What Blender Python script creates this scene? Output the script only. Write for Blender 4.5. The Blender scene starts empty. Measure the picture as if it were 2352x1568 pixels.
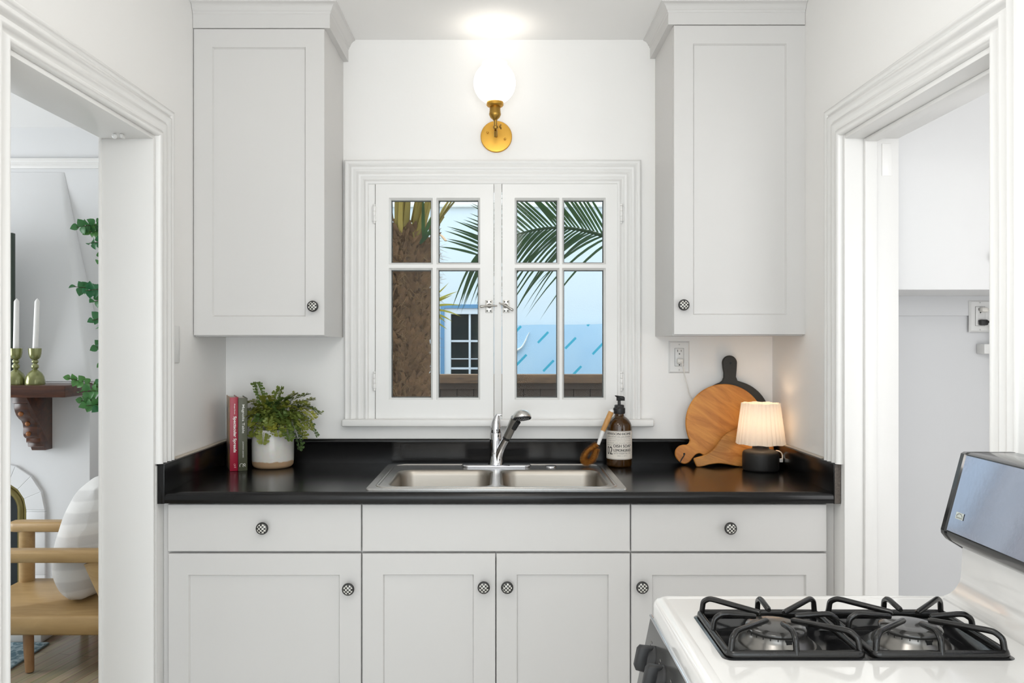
import bpy, bmesh, math, random
from mathutils import Vector, Matrix, Quaternion
random.seed(7)
SC = bpy.context.scene
COL = SC.collection
PI = math.pi
rad = math.radians

# ------------------------------------------------------------------ camera
CAMZ = 1.386          # camera height; camera at X=0, Y=0 looking along +Y
FPX = 1872.0          # focal length for a 2352 px wide frame
cam_data = bpy.data.cameras.new('camera')
cam_data.sensor_width = 36.0
cam_data.lens = FPX / 2352.0 * 36.0
cam_data.shift_x = (1176 - 1150) / 2352.0
cam_data.shift_y = 2 / 2352.0
cam_data.clip_start = 0.05
cam = bpy.data.objects.new('camera', cam_data)
COL.objects.link(cam)
cam.location = (0, 0, CAMZ)
cam.rotation_euler = (rad(90), 0, 0)
SC.camera = cam

# ------------------------------------------------------------------ world, sun, lamps, exposure
SC.view_settings.view_transform = 'Standard'
SC.view_settings.look = 'None'
SC.view_settings.exposure = -0.1
SC.view_settings.gamma = 1.0
SC.view_settings.use_curve_mapping = False
world = bpy.data.worlds.new('world')
SC.world = world
world.use_nodes = True
_n = world.node_tree.nodes
_bg = _n['Background']
_bg.inputs[0].default_value = (0.80, 0.92, 1.0, 1)
_bg.inputs[1].default_value = 2.45


def light(name, kind, loc, rot, power, color=(1, 1, 1), **kw):
    d = bpy.data.lights.new(name, kind)
    d.energy = power
    d.color = color
    for k, v in kw.items():
        setattr(d, k, v)
    o = bpy.data.objects.new(name, d)
    COL.objects.link(o)
    o.location = loc
    o.rotation_euler = rot
    return o


light('sun', 'SUN', (3, 12, 8), (rad(-32), rad(22), 0), 4.0, (1, 0.95, 0.86), angle=rad(1.0))
# unseen fill lamps added to brighten the kitchen and the two side rooms
light('rear_fill', 'AREA', (0.0, -1.5, 1.35), (rad(108), 0, 0), 22, (1, 0.965, 0.93), shape='RECTANGLE', size=2.0, size_y=2.2)  # added area fill behind the camera, no window built there
light('kitchen_fill', 'POINT', (0.0, 1.95, 2.05), (0, 0, 0), 5, (1, 0.96, 0.91), shadow_soft_size=0.16)  # added point fill without a fixture, for side walls and cabinet sides
light('kitchen_fill', 'POINT', (0.0, 0.55, 2.15), (0, 0, 0), 13, (1, 0.96, 0.91), shadow_soft_size=0.16)  # another added point fill without a fixture, for the stove top
light('living_room_fill', 'AREA', (-4.27, 3.05, 1.35), (rad(90), 0, rad(-90)), 52, (0.985, 0.99, 1.0), shape='RECTANGLE', size=1.6, size_y=1.6)  # added area fill lighting the fireplace room from the left
light('laundry_fill', 'AREA', (1.78, 0.93, 1.35), (rad(90), 0, 0), 15, (0.98, 0.99, 1.0), shape='RECTANGLE', size=0.9, size_y=1.6)  # added area fill for even light on cupboard and wall

# ------------------------------------------------------------------ measuring
def PX(px, Y):
    return (px - 1150) / FPX * Y


def PZ(py, Y):
    return CAMZ - (py - 786) / FPX * Y


def P(px, py, Y):
    return Vector((PX(px, Y), Y, PZ(py, Y)))


# ------------------------------------------------------------------ materials
MATS = {}


def nodes_of(name):
    m = bpy.data.materials.new(name)
    m.use_nodes = True
    nt = m.node_tree
    b = nt.nodes['Principled BSDF']
    return m, nt, nt.nodes, nt.links, b


def mat(name, color, rough=0.5, metal=0.0, noise=0.03, scale=30.0, bump=0.0, bscale=None, spec=0.5, coat=0.0,
        stretch=None, color2=None, **kw):
    """painted / plain surface: colour with a slight procedural mottling and an optional bump"""
    m, nt, N, L, b = nodes_of(name)
    b.inputs['Roughness'].default_value = rough
    b.inputs['Metallic'].default_value = metal
    b.inputs['Specular IOR Level'].default_value = spec
    if coat:
        b.inputs['Coat Weight'].default_value = coat
        b.inputs['Coat Roughness'].default_value = 0.05
    tc = N.new('ShaderNodeTexCoord')
    mp = N.new('ShaderNodeMapping')
    L.new(tc.outputs['Object'], mp.inputs[0])
    if stretch:
        mp.inputs['Scale'].default_value = stretch
    t = N.new('ShaderNodeTexNoise')
    t.inputs['Scale'].default_value = scale
    t.inputs['Detail'].default_value = 4
    L.new(mp.outputs[0], t.inputs['Vector'])
    r = N.new('ShaderNodeMix')
    r.data_type = 'RGBA'
    c2 = color2 or tuple(max(0, c * (1 - noise * 2)) for c in color[:3])
    r.inputs[6].default_value = (*color[:3], 1)
    r.inputs[7].default_value = (*c2[:3], 1)
    L.new(t.outputs['Fac'], r.inputs[0])
    L.new(r.outputs[2], b.inputs['Base Color'])
    if bump:
        t2 = N.new('ShaderNodeTexNoise')
        t2.inputs['Scale'].default_value = bscale or scale
        t2.inputs['Detail'].default_value = 5
        L.new(mp.outputs[0], t2.inputs['Vector'])
        bp = N.new('ShaderNodeBump')
        bp.inputs['Strength'].default_value = bump
        bp.inputs['Distance'].default_value = 0.004
        L.new(t2.outputs['Fac'], bp.inputs['Height'])
        L.new(bp.outputs[0], b.inputs['Normal'])
    for k, v in kw.items():
        b.inputs[k].default_value = v
    MATS[name] = m
    return m


def wood(name, c1, c2, scale=(3, 3, 30), rot=(0, 0, 0), rough=0.4, dist=4.0, c3=None, ring=2.0, coat=0.0, bump=0.0):
    """grain by stretched noise warped through a wave"""
    m, nt, N, L, b = nodes_of(name)
    b.inputs['Roughness'].default_value = rough
    b.inputs['Coat Weight'].default_value = coat
    b.inputs['Coat Roughness'].default_value = 0.25
    tc = N.new('ShaderNodeTexCoord')
    rt = N.new('ShaderNodeMapping')
    rt.inputs['Rotation'].default_value = rot
    L.new(tc.outputs['Object'], rt.inputs[0])
    mp = N.new('ShaderNodeMapping')
    mp.inputs['Scale'].default_value = scale
    L.new(rt.outputs[0], mp.inputs[0])
    t = N.new('ShaderNodeTexNoise')
    t.inputs['Scale'].default_value = ring
    t.inputs['Detail'].default_value = 8
    t.inputs['Roughness'].default_value = 0.62
    t.inputs['Distortion'].default_value = dist * 0.25
    L.new(mp.outputs[0], t.inputs['Vector'])
    cr = N.new('ShaderNodeValToRGB')
    e = cr.color_ramp.elements
    e[0].position = 0.32
    e[0].color = (*c2, 1)
    e[1].position = 0.66
    e[1].color = (*c1, 1)
    if c3:
        x = e.new(0.52)
        x.color = (*c3, 1)
    L.new(t.outputs['Fac'], cr.inputs[0])
    L.new(cr.outputs[0], b.inputs['Base Color'])
    if bump:
        bp = N.new('ShaderNodeBump')
        bp.inputs['Strength'].default_value = bump
        bp.inputs['Distance'].default_value = 0.003
        L.new(t.outputs['Fac'], bp.inputs['Height'])
        L.new(bp.outputs[0], b.inputs['Normal'])
    MATS[name] = m
    return m


WALLC = (0.885, 0.872, 0.852)
mat('wall_paint', WALLC, 0.62, noise=0.008, scale=3, bump=0.10, bscale=55)
mat('ceiling_paint', (0.91, 0.90, 0.885), 0.7, noise=0.008, scale=3, bump=0.05, bscale=50)
mat('trim_paint', (0.83, 0.82, 0.80), 0.33, noise=0.008, scale=4, bump=0.05, bscale=22)
mat('cabinet_paint', (0.66, 0.646, 0.63), 0.45, noise=0.010, scale=4, bump=0.03, bscale=60, stretch=(1, 1, 0.2))
mat('floor_bounce', (0.80, 0.775, 0.74), 0.4, noise=0.03, scale=5)  # unseen floor, made pale to bounce lamp light onto the ceiling
mat('shadow_gap', (0.10, 0.098, 0.095), 0.8)
mat('laundry_paint', (0.80, 0.80, 0.80), 0.5, noise=0.008, scale=4)
mat('laundry_wall', (0.70, 0.705, 0.715), 0.55, noise=0.008, scale=4)
mat('plaster', (0.74, 0.745, 0.75), 0.75, noise=0.01, scale=5, bump=0.35, bscale=7)
mat('laminate', (0.006, 0.0058, 0.006), 0.20, noise=0.12, scale=14, bump=0.03, bscale=9, spec=0.38)
mat('particle_board', (0.20, 0.17, 0.145), 0.85, noise=0.3, scale=160, bump=0.6, color2=(0.07, 0.06, 0.055))
mat('caulk', (0.62, 0.55, 0.46), 0.7, noise=0.12, scale=30)
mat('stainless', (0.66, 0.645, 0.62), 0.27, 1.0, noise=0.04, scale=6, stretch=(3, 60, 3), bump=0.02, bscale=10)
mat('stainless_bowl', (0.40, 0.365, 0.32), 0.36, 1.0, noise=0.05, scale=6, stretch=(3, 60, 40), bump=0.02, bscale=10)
mat('chrome', (0.66, 0.66, 0.68), 0.045, 1.0, noise=0.01)
mat('brushed_nickel', (0.50, 0.495, 0.48), 0.34, 1.0, noise=0.05, scale=40)
mat('latch_metal', (0.48, 0.46, 0.43), 0.32, 1.0, noise=0.10, scale=160)
mat('black_rubber', (0.02, 0.02, 0.021), 0.5, noise=0.1)
mat('brass', (0.60, 0.335, 0.062), 0.42, 1.0, noise=0.03, scale=60)
mat('brass_dark', (0.46, 0.27, 0.06), 0.38, 1.0, noise=0.06, scale=80, stretch=(1, 1, 5))
mat('white_plastic', (0.78, 0.775, 0.76), 0.35, noise=0.01)
mat('grey_plastic', (0.55, 0.55, 0.54), 0.4, noise=0.02)
mat('slot_black', (0.015, 0.015, 0.015), 0.6)
mat('enamel', (0.84, 0.825, 0.80), 0.12, noise=0.008, scale=4, coat=0.6)
mat('stove_black', (0.016, 0.016, 0.017), 0.14, noise=0.1, scale=20, coat=0.3)
mat('stove_grey', (0.055, 0.054, 0.052), 0.22, noise=0.08, scale=20)
mat('panel_gloss', (0.44, 0.46, 0.56), 0.10, 0.9, noise=0.03, scale=12, coat=0.3, bump=0.012, bscale=120)
mat('grate_iron', (0.010, 0.0095, 0.009), 0.22, noise=0.15, scale=60, bump=0.08, bscale=220)
mat('burner_cap', (0.045, 0.043, 0.040), 0.2, noise=0.1, scale=50, coat=0.4)
mat('burner_alu', (0.24, 0.23, 0.215), 0.28, 0.9, noise=0.08, scale=60)
mat('rug_dark', (0.25, 0.35, 0.40), 0.95)
mat('ceramic_white', (0.78, 0.755, 0.71), 0.13, noise=0.04, scale=12, coat=0.5)
mat('paper', (0.78, 0.75, 0.68), 0.8, noise=0.05, scale=200, stretch=(1, 1, 0.02))
mat('book_red', (0.36, 0.008, 0.035), 0.32, noise=0.06, scale=30)
mat('book_green', (0.082, 0.085, 0.048), 0.45, noise=0.08, scale=80)
mat('letter_white', (0.85, 0.83, 0.79), 0.5, noise=0.02)
mat('letter_pink', (0.70, 0.32, 0.33), 0.5, noise=0.02)
mat('letter_black', (0.02, 0.019, 0.018), 0.6, noise=0.05)
mat('letter_grey', (0.17, 0.16, 0.15), 0.6, noise=0.05)
mat('label_paper', (0.80, 0.75, 0.68), 0.6, noise=0.02, scale=50)
mat('soil', (0.03, 0.022, 0.015), 0.95, noise=0.3, scale=80)
mat('black_board', (0.024, 0.022, 0.018), 0.5, noise=0.12, scale=30, stretch=(1, 1, 6))
mat('black_ceramic', (0.012, 0.011, 0.010), 0.55, noise=0.1, scale=120, bump=0.1, bscale=300)
mat('leather', (0.02, 0.015, 0.012), 0.6)
mat('bristle', (0.85, 0.43, 0.085), 0.75, noise=0.2, scale=90, color2=(0.58, 0.25, 0.04))
mat('wax', (0.80, 0.79, 0.77), 0.4, noise=0.02)
mat('olive_glaze', (0.30, 0.31, 0.12), 0.2, noise=0.2, scale=20, coat=0.5, color2=(0.16, 0.17, 0.065), metal=0.45)
mat('mirror_frame', (0.030, 0.048, 0.034), 0.45, noise=0.2, scale=40, stretch=(6, 6, 1))
mat('mirror', (0.7, 0.72, 0.72), 0.03, 1.0)
mat('firebox', (0.006, 0.012, 0.014), 0.7)
mat('arch_brass', (0.23, 0.19, 0.065), 0.4, noise=0.2, scale=14, metal=0.6)
mat('stem_brown', (0.07, 0.045, 0.025), 0.7, noise=0.2)
mat('terracotta', (0.45, 0.2, 0.1), 0.8)
mat('stucco', (0.74, 0.80, 0.83), 0.9, noise=0.02, scale=2, bump=0.3, bscale=60)
mat('coping', (0.86, 0.85, 0.82), 0.8)
mat('house_blue', (0.13, 0.30, 0.50), 0.6)
mat('house_white', (0.78, 0.82, 0.86), 0.6)
mat('house_glass', (0.012, 0.022, 0.022), 0.05, spec=0.6)
mat('fence_brown', (0.070, 0.044, 0.030), 0.8, noise=0.15, scale=12, stretch=(4, 4, 0.5), bump=0.2)
wood('fence_cap', (0.20, 0.115, 0.06), (0.06, 0.034, 0.02), scale=(2, 25, 25), rough=0.85, ring=3)
mat('ground', (0.34, 0.32, 0.28), 0.95, noise=0.1, scale=3)
mat('sun_guard_wood', (0.5, 0.5, 0.48), 0.8)
mat('tan_leaf', (0.55, 0.36, 0.20), 0.7, noise=0.1)
mat('plaque', (0.62, 0.66, 0.62), 0.35, 0.3)
wood('board_wood', (0.72, 0.31, 0.058), (0.44, 0.15, 0.022), scale=(2.0, 2.0, 9.0), rot=(0, rad(-33), 0), rough=0.42, c3=(0.62, 0.24, 0.042), ring=3.2, dist=3)
wood('paddle_wood', (0.68, 0.30, 0.062), (0.34, 0.12, 0.018), scale=(1.6, 2.0, 9.0), rot=(0, rad(-16), 0), rough=0.42, c3=(0.50, 0.22, 0.048), ring=3.4, dist=5)
wood('brush_wood', (0.62, 0.33, 0.11), (0.50, 0.24, 0.07), scale=(8, 8, 2), rough=0.5, ring=6)
wood('mantel_wood', (0.105, 0.034, 0.014), (0.030, 0.010, 0.006), scale=(1.2, 8, 14), rough=0.35, c3=(0.065, 0.021, 0.010), ring=2.2, coat=0.3)
mat('peg', (0.30, 0.11, 0.03), 0.5)
wood('chair_wood', (0.46, 0.305, 0.135), (0.36, 0.225, 0.09), scale=(1.5, 9, 9), rough=0.42, ring=2.5)
wood('chair_leg_wood', (0.34, 0.19, 0.085), (0.24, 0.12, 0.05), scale=(9, 9, 1.5), rough=0.45, ring=2.5)
mat('trunk_brown', (0.17, 0.085, 0.040), 0.9, noise=0.3, scale=14, color2=(0.04, 0.02, 0.010), bump=0.6)
mat('fibre', (0.46, 0.29, 0.14), 0.85, noise=0.3, scale=9, color2=(0.16, 0.085, 0.038))
mat('leaf_base', (0.36, 0.20, 0.095), 0.8, noise=0.3, scale=11, color2=(0.06, 0.030, 0.015))


def leaf_mat(name, ca, cb, rough=0.45, trans=0.25):
    """each leaf object takes its own hue between two greens"""
    m, nt, N, L, b = nodes_of(name)
    oi = N.new('ShaderNodeObjectInfo')
    r = N.new('ShaderNodeMix')
    r.data_type = 'RGBA'
    r.inputs[6].default_value = (*ca, 1)
    r.inputs[7].default_value = (*cb, 1)
    L.new(oi.outputs['Random'], r.inputs[0])
    t = N.new('ShaderNodeTexNoise')
    t.inputs['Scale'].default_value = 60
    mx = N.new('ShaderNodeMix')
    mx.data_type = 'RGBA'
    mx.blend_type = 'MULTIPLY'
    mx.inputs[0].default_value = 0.35
    L.new(r.outputs[2], mx.inputs[6])
    L.new(t.outputs['Color'], mx.inputs[7])
    L.new(mx.outputs[2], b.inputs['Base Color'])
    b.inputs['Roughness'].default_value = rough
    tr = N.new('ShaderNodeBsdfTranslucent')
    L.new(mx.outputs[2], tr.inputs['Color'])
    ms = N.new('ShaderNodeMixShader')
    ms.inputs[0].default_value = trans
    L.new(b.outputs[0], ms.inputs[1])
    L.new(tr.outputs[0], ms.inputs[2])
    L.new(ms.outputs[0], N['Material Output'].inputs[0])
    MATS[name] = m


leaf_mat('fern_leaf', (0.10, 0.19, 0.045), (0.46, 0.46, 0.065), 0.45)
leaf_mat('ficus_leaf', (0.025, 0.16, 0.065), (0.11, 0.30, 0.075), 0.38)
leaf_mat('palm_leaf', (0.035, 0.085, 0.030), (0.07, 0.13, 0.035), 0.35, 0.35)
leaf_mat('palm_yellow', (0.50, 0.46, 0.05), (0.62, 0.58, 0.10), 0.5, 0.4)
leaf_mat('palm_stub', (0.20, 0.15, 0.035), (0.62, 0.47, 0.11), 0.5, 0.1)


def checker_mat():
    m, nt, N, L, b = nodes_of('checker_inlay')
    tc = N.new('ShaderNodeTexCoord')
    mp = N.new('ShaderNodeMapping')
    mp.inputs['Scale'].default_value = (1, 0, 1)
    mp.inputs['Location'].default_value = (0.0007, 0.0, 0.0013)
    L.new(tc.outputs['Object'], mp.inputs[0])
    c = N.new('ShaderNodeTexChecker')
    c.inputs['Scale'].default_value = 1 / 0.0058
    c.inputs['Color1'].default_value = (0.012, 0.012, 0.012, 1)
    c.inputs['Color2'].default_value = (0.66, 0.64, 0.59, 1)
    L.new(mp.outputs[0], c.inputs['Vector'])
    L.new(c.outputs[0], b.inputs['Base Color'])
    b.inputs['Roughness'].default_value = 0.15
    MATS['checker_inlay'] = m


checker_mat()
mat('knob_black', (0.030, 0.029, 0.028), 0.3, noise=0.1)


def emit_mat(name, color, strength):
    m, nt, N, L, b = nodes_of(name)
    b.inputs['Base Color'].default_value = (0.85, 0.85, 0.84, 1)
    b.inputs['Roughness'].default_value = 0.3
    lw = N.new('ShaderNodeTexNoise')
    lw.inputs['Scale'].default_value = 14
    mr = N.new('ShaderNodeMapRange')
    mr.inputs[3].default_value = strength * 0.96
    mr.inputs[4].default_value = strength * 1.04
    L.new(lw.outputs['Fac'], mr.inputs[0])
    b.inputs['Emission Color'].default_value = (*color, 1)
    L.new(mr.outputs[0], b.inputs['Emission Strength'])
    MATS[name] = m


emit_mat('milk_glass', (1.0, 0.95, 0.87), 1.25)
emit_mat('bulb', (1.0, 0.72, 0.47), 18.0)


def shade_mat():
    m, nt, N, L, b = nodes_of('shade_fabric')
    d = N.new('ShaderNodeBsdfDiffuse')
    t = N.new('ShaderNodeBsdfTranslucent')
    nz = N.new('ShaderNodeTexNoise')
    nz.inputs['Scale'].default_value = 300
    cr = N.new('ShaderNodeValToRGB')
    cr.color_ramp.elements[0].color = (0.80, 0.72, 0.62, 1)
    cr.color_ramp.elements[1].color = (0.90, 0.84, 0.76, 1)
    L.new(nz.outputs['Fac'], cr.inputs[0])
    L.new(cr.outputs[0], d.inputs[0])
    L.new(cr.outputs[0], t.inputs[0])
    ms = N.new('ShaderNodeMixShader')
    ms.inputs[0].default_value = 0.28
    L.new(d.outputs[0], ms.inputs[1])
    L.new(t.outputs[0], ms.inputs[2])
    L.new(ms.outputs[0], N['Material Output'].inputs[0])
    MATS['shade_fabric'] = m


shade_mat()


def glass_mat():
    m, nt, N, L, b = nodes_of('window_glass')
    tr = N.new('ShaderNodeBsdfTransparent')
    tr.inputs[0].default_value = (0.97, 0.985, 0.98, 1)
    gl = N.new('ShaderNodeBsdfGlossy')
    gl.inputs['Roughness'].default_value = 0.02
    fr = N.new('ShaderNodeFresnel')
    fr.inputs[0].default_value = 1.45
    ms = N.new('ShaderNodeMixShader')
    k = N.new('ShaderNodeMath')
    k.operation = 'MULTIPLY'
    k.inputs[1].default_value = 0.12
    L.new(fr.outputs[0], k.inputs[0])
    L.new(k.outputs[0], ms.inputs[0])
    L.new(tr.outputs[0], ms.inputs[1])
    L.new(gl.outputs[0], ms.inputs[2])
    L.new(ms.outputs[0], N['Material Output'].inputs[0])
    MATS['window_glass'] = m
    m, nt, N, L, b = nodes_of('insect_mesh')
    tr = N.new('ShaderNodeBsdfTransparent')
    tc = N.new('ShaderNodeTexCoord')
    ck = N.new('ShaderNodeTexChecker')
    ck.inputs['Scale'].default_value = 420
    ck.inputs['Color1'].default_value = (0.98, 0.97, 0.95, 1)
    ck.inputs['Color2'].default_value = (0.86, 0.88, 0.92, 1)
    L.new(tc.outputs['Object'], ck.inputs['Vector'])
    L.new(ck.outputs[0], tr.inputs[0])
    L.new(tr.outputs[0], N['Material Output'].inputs[0])
    MATS['insect_mesh'] = m


glass_mat()
mat('amber_glass', (0.17, 0.068, 0.009), 0.06, noise=0.1, scale=8, coat=0.3, **{'Transmission Weight': 0.75, 'IOR': 1.45})
mat('soap', (0.012, 0.005, 0.002), 0.2, noise=0.05)
mat('clear_plastic', (0.80, 0.77, 0.72), 0.25, noise=0.02)


def pot_mat():
    m, nt, N, L, b = nodes_of('glazed_pot')
    tc = N.new('ShaderNodeTexCoord')
    sp = N.new('ShaderNodeSeparateXYZ')
    L.new(tc.outputs['Object'], sp.inputs[0])
    nz = N.new('ShaderNodeTexNoise')
    nz.inputs['Scale'].default_value = 45
    nz.inputs['Detail'].default_value = 6
    L.new(tc.outputs['Object'], nz.inputs['Vector'])
    ma = N.new('ShaderNodeMath')
    ma.operation = 'MULTIPLY_ADD'
    ma.inputs[1].default_value = 0.012
    L.new(nz.outputs['Fac'], ma.inputs[0])
    L.new(sp.outputs['Z'], ma.inputs[2])
    cr = N.new('ShaderNodeValToRGB')
    e = cr.color_ramp.elements
    e[0].position = 0.0320
    e[0].color = (0.50, 0.33, 0.19, 1)
    e[1].position = 0.0345
    e[1].color = (0.76, 0.73, 0.68, 1)
    L.new(ma.outputs[0], cr.inputs[0])
    nz2 = N.new('ShaderNodeTexNoise')
    nz2.inputs['Scale'].default_value = 9
    nz2.inputs['Detail'].default_value = 8
    mx = N.new('ShaderNodeMix')
    mx.data_type = 'RGBA'
    mx.blend_type = 'MULTIPLY'
    mx.inputs[0].default_value = 0.16
    L.new(cr.outputs[0], mx.inputs[6])
    L.new(nz2.outputs['Color'], mx.inputs[7])
    L.new(mx.outputs[2], b.inputs['Base Color'])
    mr = N.new('ShaderNodeMapRange')
    mr.inputs[1].default_value = 0.031
    mr.inputs[2].default_value = 0.035
    mr.inputs[3].default_value = 0.65
    mr.inputs[4].default_value = 0.14
    L.new(ma.outputs[0], mr.inputs[0])
    L.new(mr.outputs[0], b.inputs['Roughness'])
    MATS['glazed_pot'] = m


pot_mat()


def cover_mat():
    m, nt, N, L, b = nodes_of('cover_photo')
    tc = N.new('ShaderNodeTexCoord')
    v = N.new('ShaderNodeTexVoronoi')
    v.inputs['Scale'].default_value = 26
    L.new(tc.outputs['Object'], v.inputs['Vector'])
    cr = N.new('ShaderNodeValToRGB')
    e = cr.color_ramp.elements
    e[0].color = (0.30, 0.14, 0.05, 1)
    e[1].color = (0.55, 0.36, 0.22, 1)
    x = e.new(0.35)
    x.color = (0.10, 0.12, 0.16, 1)
    x = e.new(0.6)
    x.color = (0.45, 0.22, 0.07, 1)
    L.new(v.outputs['Color'], cr.inputs[0])
    L.new(cr.outputs[0], b.inputs['Base Color'])
    b.inputs['Roughness'].default_value = 0.3
    MATS['cover_photo'] = m


cover_mat()


def floor_mat():
    m, nt, N, L, b = nodes_of('floor_boards')
    tc = N.new('ShaderNodeTexCoord')
    mp = N.new('ShaderNodeMapping')
    mp.inputs['Rotation'].default_value = (0, 0, rad(-78))
    L.new(tc.outputs['Object'], mp.inputs[0])
    br = N.new('ShaderNodeTexBrick')
    br.inputs['Scale'].default_value = 1.0
    br.inputs['Brick Width'].default_value = 1.1
    br.inputs['Row Height'].default_value = 0.058
    br.inputs['Mortar Size'].default_value = 0.0011
    br.inputs['Color1'].default_value = (0.36, 0.285, 0.165, 1)
    br.inputs['Color2'].default_value = (0.225, 0.175, 0.10, 1)
    br.inputs['Mortar'].default_value = (0.05, 0.036, 0.02, 1)
    L.new(mp.outputs[0], br.inputs['Vector'])
    m2 = N.new('ShaderNodeMapping')
    m2.inputs['Scale'].default_value = (2, 45, 45)
    L.new(mp.outputs[0], m2.inputs[0])
    nz = N.new('ShaderNodeTexNoise')
    nz.inputs['Scale'].default_value = 1.5
    nz.inputs['Detail'].default_value = 6
    L.new(m2.outputs[0], nz.inputs['Vector'])
    mx = N.new('ShaderNodeMix')
    mx.data_type = 'RGBA'
    mx.blend_type = 'MULTIPLY'
    mx.inputs[0].default_value = 0.6
    L.new(br.outputs['Color'], mx.inputs[6])
    L.new(nz.outputs['Color'], mx.inputs[7])
    hs = N.new('ShaderNodeHueSaturation')
    hs.inputs['Saturation'].default_value = 0.8
    hs.inputs['Value'].default_value = 1.5
    L.new(mx.outputs[2], hs.inputs['Color'])
    L.new(hs.outputs[0], b.inputs['Base Color'])
    b.inputs['Roughness'].default_value = 0.3
    MATS['floor_boards'] = m


floor_mat()


def rug_mat():
    m, nt, N, L, b = nodes_of('rug_weave')
    tc = N.new('ShaderNodeTexCoord')
    nz = N.new('ShaderNodeTexNoise')
    nz.inputs['Scale'].default_value = 26
    nz.inputs['Detail'].default_value = 8
    nz.inputs['Distortion'].default_value = 1.5
    L.new(tc.outputs['Object'], nz.inputs['Vector'])
    cr = N.new('ShaderNodeValToRGB')
    e = cr.color_ramp.elements
    e[0].position = 0.40
    e[0].color = (0.13, 0.24, 0.31, 1)
    e[1].position = 0.60
    e[1].color = (0.46, 0.60, 0.68, 1)
    L.new(nz.outputs['Fac'], cr.inputs[0])
    L.new(cr.outputs[0], b.inputs['Base Color'])
    b.inputs['Roughness'].default_value = 0.95
    bp = N.new('ShaderNodeBump')
    bp.inputs['Strength'].default_value = 0.4
    L.new(nz.outputs['Fac'], bp.inputs['Height'])
    L.new(bp.outputs[0], b.inputs['Normal'])
    MATS['rug_weave'] = m


rug_mat()


def pillow_mat():
    m, nt, N, L, b = nodes_of('pillow_linen')
    tc = N.new('ShaderNodeTexCoord')
    mp = N.new('ShaderNodeMapping')
    mp.inputs['Rotation'].default_value = (0, rad(8), 0)
    L.new(tc.outputs['Object'], mp.inputs[0])
    w = N.new('ShaderNodeTexWave')
    w.bands_direction = 'Z'
    w.inputs['Scale'].default_value = 3.4
    w.inputs['Distortion'].default_value = 1.2
    L.new(mp.outputs[0], w.inputs['Vector'])
    cr = N.new('ShaderNodeValToRGB')
    e = cr.color_ramp.elements
    e[0].position = 0.35
    e[0].color = (0.60, 0.59, 0.575, 1)
    e[1].position = 0.6
    e[1].color = (0.70, 0.69, 0.67, 1)
    L.new(w.outputs['Fac'], cr.inputs[0])
    L.new(cr.outputs[0], b.inputs['Base Color'])
    b.inputs['Roughness'].default_value = 0.95
    nz = N.new('ShaderNodeTexNoise')
    nz.inputs['Scale'].default_value = 260
    bp = N.new('ShaderNodeBump')
    bp.inputs['Strength'].default_value = 0.5
    bp.inputs['Distance'].default_value = 0.002
    L.new(nz.outputs['Fac'], bp.inputs['Height'])
    L.new(bp.outputs[0], b.inputs['Normal'])
    MATS['pillow_linen'] = m


pillow_mat()


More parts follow.
